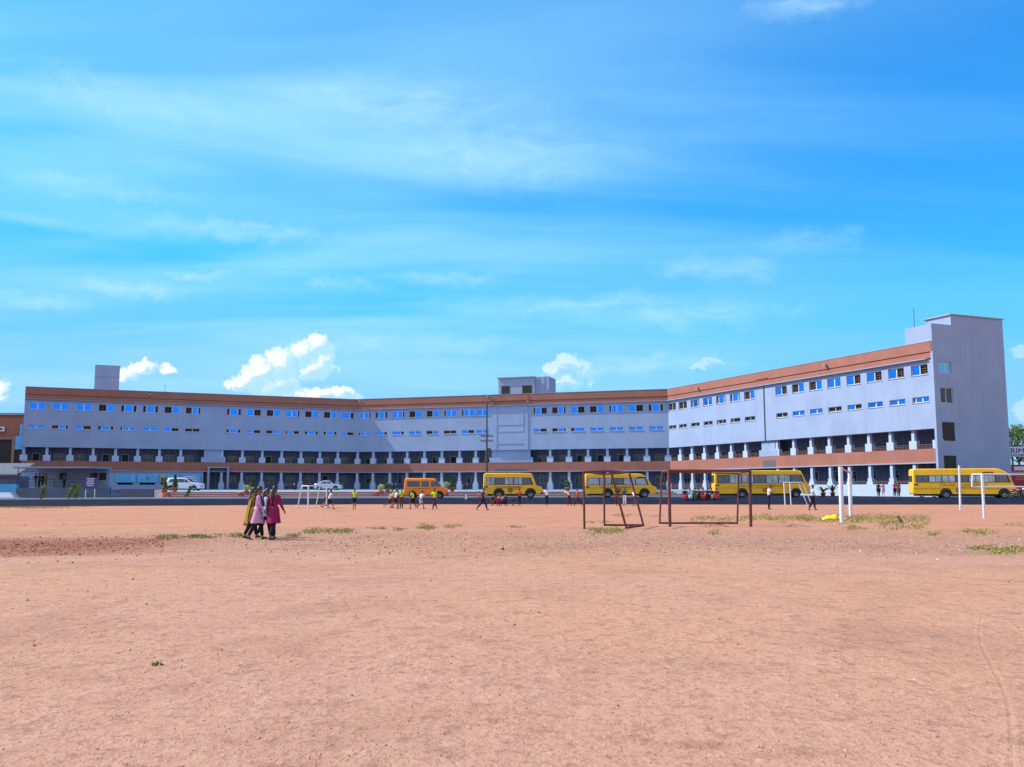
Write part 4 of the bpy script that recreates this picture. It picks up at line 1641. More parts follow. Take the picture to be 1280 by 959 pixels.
# small low bike glimpsed under the rear of the right bus
dup(mb2, (at(1163, 619, 99).x, 99.5, .5), R(170), 'red motorbike glimpsed beneath the rear of the longest bus')

# ------------------------------------------------------------------ goals
def goal(label, mtl, posts, bars, group=None, cat='goal'):
    b = posts[0][0]
    t = thing('goal', label, cat, (b[0], b[1], 0), group=group)
    O = Vector(t.location)
    for p_, q_, r_, nm in [(a, c, r, 'post') for a, c, r in posts] + bars:
        m = MB()
        m.tube([Vector(p_) - O, Vector(q_) - O], r_, 10)
        m.build(nm, mtl, t)
    return t


def V(x, y, z=0):
    return Vector((x, y, z))


# leaning red goal (side on): near post foot, far post foot
n0, f0 = on(730.5, 661.5), on(755.5, 657.5)
hN = at(729.5, 590, n0.y).z
nT, fT = V(at(729.5, 590, n0.y).x, n0.y, hN), V(at(755, 591, f0.y).x, f0.y, hN - .05)
nB, fB = on(783, 661.0), on(804.5, 657.5)
nU, fU = at(763.5, 588.5, nB.y), at(786.5, 591, fB.y)
goal('red oxide pipe goal standing side on with two leaning back bars', RUST,
     [(n0, nT, .045), (f0, fT, .042)],
     [(nT, fT, .042, 'crossbar'), (nB, nU, .045, 'back_bar'), (fB, fU, .042, 'back_bar'), (nT, nU, .035, 'top_bar'), (fT, fU, .035, 'top_bar'), (nU, fU, .035, 'top_bar'), (nB + V(0, 0, .04), fB + V(0, 0, .04), .04, 'ground_bar'), (f0 + V(0, 0, .04), fB + V(0, 0, .04), .04, 'ground_bar')], 'red pipe goals')
# boxy red goal facing the camera
a0, a1 = on(837.5, 658.5), on(938.5, 658.5)
b0, b1 = on(824.5, 655), on(921.5, 655)
h_ = at(837, 588.5, a0.y).z
aT0, aT1 = V(a0.x, a0.y, h_), V(at(937.5, 590.5, a1.y).x, a1.y, h_)
bT0, bT1 = at(827.5, 590, b0.y), at(923.5, 592, b1.y)
goal('boxy red oxide pipe goal facing the camera before the flat fronted bus', RUST,
     [(a0, aT0, .062), (a1, aT1, .062)],
     [(aT0, aT1, .06, 'crossbar'), (b0, bT0, .04, 'back_bar'), (b1, bT1, .04, 'back_bar'), (aT0, bT0, .04, 'top_bar'), (aT1, bT1, .04, 'top_bar'), (bT0, bT1, .03, 'top_bar'), (b0 + V(0, 0, .04), b1 + V(0, 0, .04), .04, 'ground_bar')], 'red pipe goals')
# large white football goal seen end on
n0, f0 = on(1052.5, 653.5), on(1063.5, 645)
nT, fT = at(1050.5, 583.5, n0.y), at(1062, 590.5, f0.y)
fT.z = nT.z - .05
gp_ = goal('tall white football goal seen end on with a yellow heap at its foot', WPIPE, [(n0, nT, .10), (f0, fT, .10)], [(nT - V(0, 0, .06), fT - V(0, 0, .06), .05, 'crossbar')], 'white pipe goals')
[c for c in gp_.children if c.name.startswith('crossbar')][0].data.materials[0] = mat('faded_pink_pipe', (.45, .25, .22), .6)
# small white goal near the flat fronted bus
n0, f0 = on(981.5, 632.2), on(988.5, 631.6)
f0 = V(at(988.5, 620, n0.y + 2.4).x, n0.y + 2.4, 0.02)
h_ = 2.0
nT, fT = n0 + V(-.05, 0, h_), f0 + V(-.05, 0, h_)
nU, fU = nT + V(1.25, 0, 0), fT + V(1.15, 0, 0)
nB, fB = n0 + V(1.95, 0, 0), f0 + V(1.85, 0, 0)
goal('small white goal with slanted back standing before the nose of the flat fronted bus', WPIPE, [(n0, nT, .05), (f0, fT, .05)],
     [(nT, fT, .05, 'crossbar'), (nB, nU, .04, 'back_bar'), (fB, fU, .04, 'back_bar'), (nT, nU, .035, 'top_bar'), (fT, fU, .035, 'top_bar'), (nB, fB, .035, 'ground_bar')], 'white pipe goals')
# white goal left of centre
n0 = on(385, 636.5)
f0 = V(at(408, 634, n0.y + 2.2).x, n0.y + 2.2, 0)
back_ = V(-1.15, 1.6, 0)
h_ = at(385, 607.5, n0.y).z
nT, fT = n0 + V(0, 0, h_), f0 + V(0, 0, h_)
nU, fU = nT + back_ * .62, fT + back_ * .62
nB, fB = n0 + back_, f0 + back_
goal('small white goal with slanted back standing before the silver sedan', WPIPE, [(n0, nT, .055), (f0, fT, .05)],
     [(nT, fT, .05, 'crossbar'), (nB, nU, .045, 'back_bar'), (fB, fU, .04, 'back_bar'), (nT, nU, .04, 'top_bar'), (fT, fU, .04, 'top_bar'), (nU, fU, .035, 'top_bar'), (nB, fB, .035, 'ground_bar')], 'white pipe goals')
# white goal cut by the right edge
n0 = on(1230.5, 648)
nT = at(1227.5, 593, n0.y)
f0 = n0 + V(5.0, .8, 0)
fT = nT + V(5.0, .8, 0)
u0 = at(1215.5, 593, n0.y + 1.3)
u1 = at(1215, 608.5, n0.y + 1.3)
goal('white goal cut by the right picture edge with a double top rail', WPIPE, [(n0, nT, .07), (f0, fT, .07)],
     [(nT, fT, .04, 'crossbar'), (nT, u0, .035, 'top_bar'), (u0, u1, .045, 'back_bar'), (u1, u1 + V(5, .8, 0), .035, 'back_rail')], 'white pipe goals')
q = on(1200.5, 637.5)
m = MB()
m.tube([V(0, 0, 0), at(1199, 582, q.y) - q], .075, 10)
tag(m.build('white_pole', WPIPE, loc=q), 'single white pole standing alone before the longest bus', 'pole')

# yellow heap by the goal post
m = MB()
q = on(1046.5, 650.5)
rg = random.Random(12)
for (dx, dy, rx, rz_) in [(-.18, .5, .27, .15), (.02, .45, .22, .18), (-.36, .6, .17, .08), (.52, .5, .14, .07), (.22, .55, .2, .10)]:
    m.ball((dx, dy, rz_ * .4), (rx, .2, rz_), 12, 8)
for i_, p_ in enumerate(m.v):
    m.v[i_] = (p_[0] + rg.uniform(-.03, .03), p_[1] + rg.uniform(-.03, .03), max(0, p_[2] + rg.uniform(-.03, .03)))
tag(m.build('cloth_heap', mat('bright_yellow_cloth', (.80, .66, .03), .8), loc=q), 'bright yellow cloth heap at the foot of the tall white goal', 'cloth')
# white marker stone on the road edge
m = MB()
m.box(-.1, .1, -.08, .08, 0, .42)
m.box(-.07, .07, -.06, .06, .42, .47)
tag(m.build('marker_stone', WHITE, loc=(at(582.5, 627, 88.5).x, 88.5, .44)), 'small white marker stone on the dark road edge', 'marker')

# ------------------------------------------------------------------ potted plants and saplings
def pot(t, r, h):
    m = MB()
    m.lathe([(r * .001, 0), (r * .7, 0), (r * .95, h * .8), (r * 1.08, h * .8), (r * 1.08, h), (r * .9, h), (r * .85, h * .85), (0.001, h * .85)], 14, 'Z')
    m.build('pot', POTRED, t)


def plant(label, loc, kind, h, leafm, seed):
    rng = random.Random(seed)
    t = thing('potted_plant', label, 'plant', loc, group='potted plants along the terrace')
    m = MB()
    if kind == 'ball':
        pot(t, .27, .42)
        leaf_cloud(m, rng, (0, 0, .42 + h * .5), (.34, .34, h * .5), 420, .075, 0, .55)
    elif kind == 'cone':
        pot(t, .27, .45)
        for k in range(9):
            f = k / 8
            leaf_cloud(m, rng, (0, 0, .5 + h * f), (.34 * (1 - f * .8), .34 * (1 - f * .8), h / 9), 90, .08, 0, .3)
    elif kind == 'palm':
        pot(t, .3, .5)
        for k in range(11):
            a = 2 * math.pi * k / 11 + rng.uniform(-.2, .2)
            up = rng.uniform(.5, 1.0)
            prev = None
            for s in range(7):
                f = s / 6
                p_ = Vector((math.cos(a) * .75 * f, math.sin(a) * .75 * f, .5 + h * up * (f * 1.5 - f * f * .75)))
                if prev is not None:
                    for sd in (-1, 1):
                        w_ = Vector((-math.sin(a), math.cos(a), -.35)) * sd * .16 * (1 - f * .6)
                        m.poly([prev, p_, p_ + w_, prev + w_ * .9])
                prev = p_
    m.build('foliage', leafm, t)
    m = MB()
    m.tube([(0, 0, .3), (0, 0, .3 + h * .5)], .03, 6)
    m.build('stem', BARK, t)


def gspot(px, py, z):
    return on(px, py, z)


for lab, px, i, kind, h, lm in [
        ('pale yellow green ball shaped bush in a red pot left of the four walking women', 308, 1, 'ball', .62, LEAFL),
        ('tall dark green cone bush in a red pot beside the pale ball bush', 316, 3, 'cone', .95, LEAFD),
        ('pale ball bush in a red pot behind the left of the player group', 476.5, 1, 'ball', .66, LEAFL),
        ('dark green round bush right of the pale ball bush behind the players', 484.5, 2, 'ball', .66, LEAFD),
        ('pale rounded bush in a pot just ahead of the orange van nose', 558, 3, 'ball', .6, LEAFL),
        ('tall dark green cone bush in a red pot right of the orange van', 565.5, 3, 'cone', 1.15, LEAFD),
        ('bushy green plant in a red pot between the two shorter buses', 709, 3, 'ball', .8, LEAFD),
        ('leafy plant in a red pot on the slope left of the white sport utility car', 206, 2, 'cone', .8, LEAFM),
        ('narrow dark column bush in a pot in front of the white sport utility car', 218.5, 3, 'cone', 1.1, LEAFD)]:
    plant(lab, spot(px, i), kind, h, lm, int(px))
plant('fan palm in a red pot just right of the flat fronted bus', on(1029, 621, .5), 'palm', .95, LEAFM, 31)
plant('taller palm in a red pot left of the tall white goal post', on(1041, 620.5, .5), 'palm', 1.3, LEAFD, 32)
for lab, p_ in [('empty red pot at the left end of the brick steps', spot(301, 0)), ('empty red pot left of the pale ball bush behind the players', spot(470.5, 0)), ('empty red pot on the lowest step beside the cement wall', spot(210, 0))]:
    t = thing('flower_pot', lab, 'pot', p_, group='empty red pots')
    pot(t, .27, .42)
    m = MB()
    m.lathe([(.24, .37), (.1, .40), (.001, .40)], 12, 'Z')
    m.build('soil', BARK, t)

for k, (px, lean, h, lab) in enumerate([(51, .25, 1.15, 'young sapling before the ramp wall, leftmost of the kerb saplings'), (83, .55, 1.25, 'strongly leaning sapling before the ramp wall below the canopy middle'), (93.5, .25, 1.2, 'upright sapling close right of the strongly leaning one'), (231, .55, 1.15, 'leaning sapling alone before the foot of the brick steps')]):
    q = on(px, 625.5, .5)
    q.y = min(q.y, 84.0) if px < 200 else 88.6
    q.x = at(px, 625, q.y).x
    t = thing('sapling', lab, 'sapling', q, group='saplings along the kerb')
    rng = random.Random(k + 40)
    m = MB()
    m.tube([(0, 0, 0), (lean * .4, 0, h * .5), (lean, 0, h)], [.03, .022, .012], 6)
    m.build('stem', BARK, t)
    m = MB()
    for j in range(7):
        f = .25 + .75 * j / 6
        leaf_cloud(m, rng, (lean * f, 0, h * f), (.20, .18, .16), 42, .085, 0, .0)
    m.build('foliage', LEAFM, t)

# ------------------------------------------------------------------ grass patches and loose stones
def grass_patch(rng, mb, px0, px1, py0, py1, n, hmin, hmax, clump=True):
    cs = [(rng.uniform(px0, px1), rng.gauss((py0 + py1) / 2, (py1 - py0) / 4)) for _ in range(max(3, n // 60))]
    for _ in range(n):
        cx_, cy_ = rng.choice(cs)
        px = cx_ + rng.gauss(0, (px1 - px0) / 22 + 3.0)
        py = cy_ + rng.gauss(0, (py1 - py0) / 6 + .25)
        if py < 614:
            continue
        p = on(px, py)
        h = rng.uniform(hmin, hmax)
        a = rng.uniform(0, 2 * math.pi)
        w = Vector((math.cos(a), math.sin(a), 0)) * rng.uniform(.008, .018) * (1 + p.y / 45)
        t = Vector((rng.gauss(0, .5) * h, rng.gauss(0, .5) * h, h))
        mi = 0 if rng.random() < .5 else (1 if rng.random() < .6 else 2)
        mb.poly([p - w, p + w, p + t], mi)


rg = random.Random(21)
m = MB()
for (a0, a1, b0, b1, n) in [(196, 235, 669.5, 673, 900), (238, 285, 668.5, 673, 1200), (286, 312, 668, 672.5, 700), (352, 375, 667, 671, 400), (383, 436, 661, 667.5, 1900), (464, 480, 659.5, 662.5, 260), (496, 514, 658.5, 662, 300), (520, 542, 657, 662, 800), (558, 576, 656, 660.5, 340),
                            (-5, 62, 632.8, 635.0, 2600), (63, 120, 633, 634.6, 700), (738, 775, 660, 667, 1500), (640, 655, 657, 660, 160), (770, 835, 643, 646.5, 500), (868, 905, 652, 657, 900), (880, 897, 663, 668, 300), (872, 935, 645, 651, 1500), (935, 1010, 644, 651.5, 3000), (1000, 1075, 644, 652.5, 4200), (1070, 1158, 643, 653.5, 4600), (1062, 1085, 656, 661, 450), (1100, 1130, 651, 657, 700),
                            (1098, 1150, 657, 663, 600), (1138, 1165, 653, 658, 300), (1208, 1240, 661, 667.5, 1000), (1158, 1176, 666, 671, 260), (1218, 1250, 682.5, 688, 900), (1244, 1290, 684, 691, 1600), (985, 1000, 656, 659, 160), (193, 204, 830, 832, 45), (1250, 1290, 655, 658, 300), (735, 800, 651, 654, 260)]:
    grass_patch(rg, m, a0, a1, b0, b1, int(n * .62), .012, .05)
tag(m.build('grass', [mat('yellow_green_grass', (.30, .28, .085), .9, var=.25, spec=.1), mat('green_grass', (.16, .20, .05), .9, var=.3, spec=.1), mat('dry_grass', (.34, .26, .12), .9, var=.2, spec=.1)]), kind='stuff')

m = MB()


def stone(rng, mb, p, s, mi):
    o = [Vector((rng.uniform(.6, 1.2), rng.uniform(-.3, .3), rng.uniform(-.1, .3))), Vector((rng.uniform(-.3, .3), rng.uniform(.6, 1.2), rng.uniform(-.1, .3))),
         Vector((-rng.uniform(.6, 1.2), rng.uniform(-.3, .3), rng.uniform(-.1, .3))), Vector((rng.uniform(-.3, .3), -rng.uniform(.6, 1.2), rng.uniform(-.1, .3)))]
    t = Vector((rng.uniform(-.3, .3), rng.uniform(-.3, .3), rng.uniform(.5, .95)))
    v = [p + q * s for q in o] + [p + t * s]
    mb.mesh(v, [(0, 1, 4), (1, 2, 4), (2, 3, 4), (3, 0, 4)], mi)


for _ in range(9000):          # general crumbs, about even in the picture
    py = 640 + 330 * rg.random() ** .8
    px = rg.uniform(-40, 1320)
    p = on(px, py)
    s = (0.0026 + 0.0011 * p.y ** .9) * math.exp(rg.gauss(0, .42)) * .62
    stone(rg, m, p, s, rg.choice((0, 0, 0, 0, 1, 2)))
for _ in range(6000):           # gravelly belt
    py = rg.gauss(679, 9)
    if not 655 < py < 705:
        continue
    px = rg.uniform(330, 1320) if rg.random() < .8 else rg.uniform(0, 1280)
    p = on(px, py)
    stone(rg, m, p, math.exp(rg.gauss(0, .45)) * .016, rg.choice((0, 0, 1, 1, 1, 2)))
for _ in range(2200):           # clods on the dark turned soil
    py = rg.gauss(685 - 0, 6)
    px = rg.uniform(-30, 205)
    py -= px * .03
    stone(rg, m, on(px, py), math.exp(rg.gauss(0, .45)) * .017, 3)
for px, py, s in [(1146, 692, .04), (1172, 700, .035), (1143, 850, .012), (533, 848, .012), (1075, 690, .05), (78, 656, .12)]:
    stone(rg, m, on(px, py), s, 4)
tag(m.build('loose_stones', [mat('earth_crumb', (.44, .24, .17), .95, var=.2, spec=.1), mat('dark_earth_crumb', (.26, .14, .10), .95, var=.2, spec=.1), mat('pale_crumb', (.46, .29, .21), .95, var=.2, spec=.1), mat('red_clod', (.25, .085, .055), .95, var=.3, spec=.1), mat('white_chip', (.7, .68, .65), .8)]), kind='stuff')

# ------------------------------------------------------------------ people
SKIN = mat('brown_skin', (.19, .095, .06), .6, var=.06)
HAIR = mat('black_hair', (.010, .009, .010), .5, var=.1)
EYE = mat('eye_dark', (.01, .008, .008), .3)
LIP = mat('lip_brown', (.17, .055, .045), .5)
CLOTH = {}


def cloth(name, c):
    return mat('cloth_' + name, c, .85, var=.10, vscale=6, spec=.15)


def skin_mesh(verts, edges, radii, lvl=1):
    me = bpy.data.meshes.new('tmp')
    me.from_pydata([tuple(v) for v in verts], edges, [])
    o = bpy.data.objects.new('tmp', me)
    col.objects.link(o)
    md = o.modifiers.new('s', 'SKIN')
    md.use_smooth_shade = True
    for i, r in enumerate(radii):
        sv = me.skin_vertices[0].data[i]
        sv.radius = r if hasattr(r, '__len__') else (r, r)
        sv.use_root = (i == 0)
    sd = o.modifiers.new('d', 'SUBSURF')
    sd.levels = lvl
    dg = bpy.context.evaluated_depsgraph_get()
    ev = o.evaluated_get(dg)
    res = bpy.data.meshes.new_from_object(ev)
    v = [p.co.copy() for p in res.vertices]
    f = [tuple(p.vertices) for p in res.polygons]
    bpy.data.objects.remove(o)
    bpy.data.meshes.remove(me)
    bpy.data.meshes.remove(res)
    return v, f


POSES = {   # lean, left hip, left knee, right hip, right knee, left shoulder, left elbow, right shoulder, right elbow, head nod
    'stand': (1, 3, 3, -2, 2, 2, 12, -2, 12, 5),
    'phone': (2, 3, 4, -3, 2, 18, 95, 22, 95, 28),
    'folded': (1, 4, 4, -2, 2, 15, 100, 12, 100, 6),
    'hips': (0, 5, 5, -4, 2, -18, 55, -18, 55, 4),
    'walk': (3, 16, 8, -12, 14, -12, 14, 10, 26, 4),
    'stride': (5, 30, 14, -24, 22, -26, 30, 28, 40, 4),
    'run': (15, 46, 40, -16, 62, -36, 80, 40, 85, -4),
    'jog': (10, 32, 38, -12, 50, -26, 70, 26, 75, 0),
    'bend': (30, 14, 18, -8, 10, 34, 20, 42, 30, 0),
    'sit': (8, 86, 84, 80, 88, 32, 40, 28, 45, 8),
    'sitlow': (10, 119, 110, 116, 108, 40, 50, 36, 55, 8),
    'ground': (14, 128, 118, 122, 120, 48, 45, 44, 50, 8),
    'squat': (22, 118, 140, 112, 138, 50, 45, 46, 50, 8),
    'talk': (1, 4, 3, -3, 3, 6, 60, 30, 80, 2),
}


def person(label, pos, yaw, Ht, pose, top, bottom, hair='short', sleeve='short', legs='long', kurta=0.0, skirt=None, extra=None, group='people on the school ground', lvl=1, seat=None):
    t = thing('person', label, 'person', pos, yaw, group)
    lean, lh, lk, rh, rk, ls, le, rs, re, nod = [R(a) if i != 9 else R(a) for i, a in enumerate(POSES[pose])]
    TH, SH = .245, .240

    def sag(a, l):      # a: angle forward of straight down
        return Vector((0, math.sin(a) * l, -math.cos(a) * l))
    hz = max(TH * math.cos(lh) + SH * math.cos(lh - lk), TH * math.cos(rh) + SH * math.cos(rh - rk)) + .040
    J = {}
    J['pel'] = Vector((0, 0, hz + .015))
    upv = Vector((0, math.sin(lean), math.cos(lean)))
    J['wai'] = J['pel'] + upv * .085
    J['che'] = J['pel'] + upv * .205
    J['nba'] = J['pel'] + upv * .300
    hv = Vector((0, math.sin(lean * .5 + nod), math.cos(lean * .5 + nod)))
    J['nec'] = J['nba'] + hv * .045
    J['hea'] = J['nba'] + hv * .105
    for s, sd, h, k, sh_, el in (('l', -1, lh, lk, ls, le), ('r', 1, rh, rk, rs, re)):
        J[s + 'hip'] = J['pel'] + Vector((sd * .048, 0, -.015))
        J[s + 'kne'] = J[s + 'hip'] + sag(h, TH)
        J[s + 'ank'] = J[s + 'kne'] + sag(h - k, SH)
        fa = max(min(h - k, R(12)), R(-58))
        J[s + 'toe'] = J[s + 'ank'] + Vector((sd * .012, math.cos(fa) * .085, math.sin(fa) * .085 - .022))
        J[s + 'hel'] = J[s + 'ank'] + Vector((0, -math.cos(fa) * .022, -.024))
        J[s + 'sho'] = J['pel'] + upv * .285 + Vector((sd * .098, 0, 0))
        J[s + 'elb'] = J[s + 'sho'] + (sag(sh_ + lean * .4, .165) + Vector((sd * .03, 0, 0)))
        fo = sag(sh_ + lean * .4 + el, .145) + Vector((-sd * .018 if el > R(40) else sd * .008, 0, 0))
        J[s + 'wri'] = J[s + 'elb'] + fo
        J[s + 'han'] = J[s + 'wri'] + fo.normalized() * .05
    names = ['pel', 'wai', 'che', 'nba', 'nec', 'hea']
    rad = {'pel': (.062, .050), 'wai': (.056, .042), 'che': (.068, .048), 'nba': (.040, .038), 'nec': (.028, .030), 'hea': (.030, .034)}
    for s in 'lr':
        for n_, r_ in (('hip', .050), ('kne', .033), ('ank', .020), ('toe', (.018, .013)), ('sho', .031), ('elb', .022), ('wri', .015), ('han', (.016, .010))):
            names.append(s + n_)
            rad[s + n_] = r_
    E_ = [('pel', 'wai'), ('wai', 'che'), ('che', 'nba'), ('nba', 'nec'), ('nec', 'hea')]
    for s in 'lr':
        E_ += [('pel', s + 'hip'), (s + 'hip', s + 'kne'), (s + 'kne', s + 'ank'), (s + 'ank', s + 'toe'), ('che', s + 'sho'), (s + 'sho', s + 'elb'), (s + 'elb', s + 'wri'), (s + 'wri', s + 'han')]
    ix = {n_: i for i, n_ in enumerate(names)}
    v, f = skin_mesh([J[n_] for n_ in names], [(ix[a], ix[b]) for a, b in E_], [rad[n_] for n_ in names], lvl)
    mb = MB()
    mb.mesh(v, f, 0, True)
    Mh = Matrix.Rotation(-(lean * .5 + nod), 4, 'X')
    H0 = J['hea']

    def hp(x, y, z):
        return H0 + (Mh @ Vector((x, y, z)))
    M3 = Mh.to_3x3()
    mb.ball(hp(0, .004, .008), (.043, .053, .064), 14, 10, 0, M3)
    mb.ball(hp(0, .030, -.030), (.028, .026, .026), 10, 7, 0, M3)
    mb.ball(hp(0, .058, -.004), (.008, .010, .015), 8, 6, 0, M3)
    for sd in (-1, 1):
        mb.ball(hp(sd * .044, -.002, .0), (.006, .012, .016), 8, 6, 0, M3)
        mb.ball(hp(sd * .018, .0495, .008), (.0075, .005, .0045), 8, 6, 1, M3)
        mb.ball(hp(sd * .018, .0505, .021), (.010, .004, .0025), 8, 5, 1, M3)
    mb.ball(hp(0, .053, -.031), (.013, .005, .004), 8, 5, 2, M3)
    for s, sd in (('l', -1), ('r', 1)):
        w_, h_ = J[s + 'wri'], J[s + 'han']
        d = (h_ - w_).normalized()
        side = Vector((0, 1, 0)) if abs(d.y) < .8 else Vector((0, 0, 1))
        side = (side - d * side.dot(d)).normalized()
        nrm = d.cross(side) * sd
        for k, (o_, ln) in enumerate(((-.011, .030), (-.004, .038), (.004, .040), (.011, .036))):
            b0 = h_ + side * o_ - d * .006
            b1 = b0 + d * ln * .55 - nrm * .004
            b2_ = b1 + (d * .7 - nrm * .6).normalized() * ln * .45
            mb.tube([b0, b1, b2_], [.0050, .0046, .0034], 5)
        b0 = w_ + d * .016 + side * .010
        mb.tube([b0, b0 + side * .014 + d * .016, b0 + side * .014 + d * .034 - nrm * .006], [.0065, .0055, .004], 5)
    mb.v = [tuple(Vector(p) * Ht) for p in mb.v]
    body = mb.build('body', [SKIN, EYE, LIP], t)

    def garment(name, nodes, edges, rr, mtl, parent=t, more=None):
        ii = {n_: i for i, n_ in enumerate(nodes)}
        vv, ff = skin_mesh([J[n_] if isinstance(n_, str) else n_[1] for n_ in nodes], [(ii[a], ii[b]) for a, b in edges], rr, lvl)
        g_ = MB()
        g_.mesh([q_ * Ht for q_ in vv], ff, 0, True)
        if more:
            more(g_)
        return g_.build(name, mtl, parent)

    # hair
    g_ = MB()
    nv_, nu_ = 8, 14
    vv, ff = [], []
    for j in range(nv_ + 1):
        th = math.pi * .62 * j / nv_
        for k in range(nu_):
            a = 2 * math.pi * k / nu_
            front = max(0, math.sin(a))
            th2 = th * (1 - .42 * front)
            vv.append(hp(.047 * math.sin(th2) * math.cos(a), .000 + .058 * math.sin(th2) * math.sin(a), .014 + .066 * math.cos(th2)) * Ht)
    for j in range(nv_):
        for k in range(nu_):
            k2 = (k + 1) % nu_
            ff.append((j * nu_ + k, (j + 1) * nu_ + k, (j + 1) * nu_ + k2, j * nu_ + k2))
    g_.mesh(vv, ff, 0, True)
    if hair == 'bun':
        g_.ball(hp(0, -.062, .0) * Ht, (.026 * Ht, .022 * Ht, .026 * Ht))
    if hair in ('braid', 'long'):
        ln = {'braid': .36, 'long': .40}[hair]
        p0 = hp(0, -.048, .0)
        pts = [p0, p0 + Vector((0, -.020, -.045)), J['nba'] + Vector((.004, -.058, .01)), J['che'] + Vector((.0, -.068, .03)), J['wai'] + Vector((.004, -.062, .06)), Vector((.0, J['wai'].y - .055, J['nba'].z - ln))]
        if hair == 'long':
            rr = [(.030, .02), (.034, .02), (.036, .018), (.034, .016), (.028, .014), (.008, .006)]
        else:
            rr = [.024, .020, .018, .017, .015, .006]
        g_.tube([q_ * Ht for q_ in pts], [tuple(x * Ht for x in r_) if hasattr(r_, '__len__') else r_ * Ht for r_ in rr], 8)
    g_.build('hair', HAIR, t)

    # upper garment
    nodes = ['pel', 'wai', 'che', 'nba', 'lsho', 'rsho', 'lelb', 'relb']
    up_n = ('low', J['pel'] + Vector((0, 0, -.012)))
    ed = [('pel', 'wai'), ('wai', 'che'), ('che', 'nba'), ('che', 'lsho'), ('che', 'rsho')]
    rr = [(.080, .064), (.073, .058), (.084, .062), (.042, .042), .041, .041]
    if sleeve == 'none':
        nodes = nodes[:6]
    else:
        for s in 'lr':
            if sleeve == 'short':
                J[s + 'slv'] = J[s + 'sho'].lerp(J[s + 'elb'], .80)
                nodes[nodes.index(s + 'elb')] = s + 'slv'
                ed.append((s + 'sho', s + 'slv'))
            else:
                ed.append((s + 'sho', s + 'elb'))
        rr += [.035 if sleeve == 'short' else .029] * 2
        if sleeve == 'long':
            for s in 'lr':
                nodes.append(s + 'wri')
                ed.append((s + 'elb', s + 'wri'))
                rr.append(.020)

    def skirt_loft(g_):
        if kurta <= 0:
            return
        n = 22
        zt_, zb_ = J['wai'].z + .01, J['pel'].z - kurta
        if pose in ('sit', 'sitlow', 'ground', 'squat'):
            return
        rings = []
        for j in range(8):
            f_ = j / 7
            z_ = zt_ + (zb_ - zt_) * f_
            c_ = J['wai'].lerp(J['pel'], min(1, f_ * 2.2))
            ys = []
            for s_ in 'lr':
                h0, k0 = J[s_ + 'hip'], J[s_ + 'kne']
                tt_ = min(max((h0.z - z_) / max(h0.z - k0.z, 1e-4), 0), 1)
                ys.append(h0.y + (k0.y - h0.y) * tt_)
            ky = (max(ys) + min(ys)) / 2
            ry = .072 + .014 * f_ + (max(ys) - min(ys)) / 2
            rx = .084 + .042 * min(1, f_ * 5) + .006 * f_
            f_k = min(1, f_ * 2)
            rings.append([Vector((math.cos(2 * math.pi * k / n) * rx * (1 + .075 * f_ * math.sin(k * 2.6 + 1)), c_.y * (1 - f_k) + ky * f_k + math.sin(2 * math.pi * k / n) * ry * (1 + .08 * f_ * math.cos(k * 2.1)), z_ + .006 * f_ * math.sin(k * 1.7))) * Ht for k in range(n)])
        vv_ = [q_ for r_ in rings for q_ in r_]
        ff_ = [(j * n + k, j * n + (k + 1) % n, (j + 1) * n + (k + 1) % n, (j + 1) * n + k) for j in range(7) for k in range(n)]
        g_.mesh(vv_, ff_, 0, True)
    garment('kurta' if kurta else ('vest' if sleeve == 'none' else 'shirt'), nodes, ed, rr, top, more=skirt_loft)
    # lower garment
    nodes = ['pel', 'lhip', 'rhip']
    ed = [('pel', 'lhip'), ('pel', 'rhip')]
    rr = [(.068, .056), .058, .058]
    for s in 'lr':
        if legs == 'short':
            J[s + 'hem'] = J[s + 'hip'].lerp(J[s + 'kne'], .88)
            nodes.append(s + 'hem')
            ed.append((s + 'hip', s + 'hem'))
            rr.append(.052)
        else:
            wd = 1.5 if legs == 'wide' else 1.0
            J[s + 'hem'] = J[s + 'kne'].lerp(J[s + 'ank'], .93)
            nodes += [s + 'kne', s + 'hem']
            ed += [(s + 'hip', s + 'kne'), (s + 'kne', s + 'hem')]
            rr += [.045 * wd, .034 * wd]
    garment('shorts' if legs == 'short' else 'trousers', nodes, ed, rr, bottom)
    # shoes
    for s in 'lr':
        g_ = MB()
        g_.tube([J[s + 'hel'] * Ht, J[s + 'ank'].lerp(J[s + 'toe'], .45) * Ht - Vector((0, 0, .008 * Ht)), J[s + 'toe'] * Ht + Vector((0, .008, 0))], [(.020 * Ht, .018 * Ht), (.023 * Ht, .019 * Ht), (.017 * Ht, .012 * Ht)], 8)
        g_.build('shoe', BLACKP, t)
    if extra:
        extra(t, J, Ht, hp)
    return t


WHT = cloth('white', (.74, .76, .80))
LIME = cloth('lime', (.46, .68, .02))
YLG = cloth('yellow_green', (.52, .58, .02))
PINKW = cloth('pale_pink', (.66, .50, .54))
NAVY = cloth('navy', (.022, .022, .05))
BLK = cloth('black', (.014, .013, .018))
RED = cloth('red', (.62, .06, .06))
CRIM = cloth('crimson', (.55, .03, .09))
MAR = cloth('maroon', (.22, .018, .06))
DMAR = cloth('dark_maroon', (.10, .02, .025))
TEAL = cloth('teal', (.03, .11, .13))
LBLUE = cloth('light_blue', (.42, .58, .78))
PINK = cloth('pink', (.74, .40, .56))
BRN = cloth('brown', (.12, .055, .04))
DGRN = cloth('dark_green', (.05, .09, .03))
TAN = cloth('tan', (.45, .26, .16))
GREY = cloth('grey', (.14, .14, .17))
PURP = cloth('purple', (.14, .09, .22))
MUST = cloth('mustard', (.24, .165, .03))


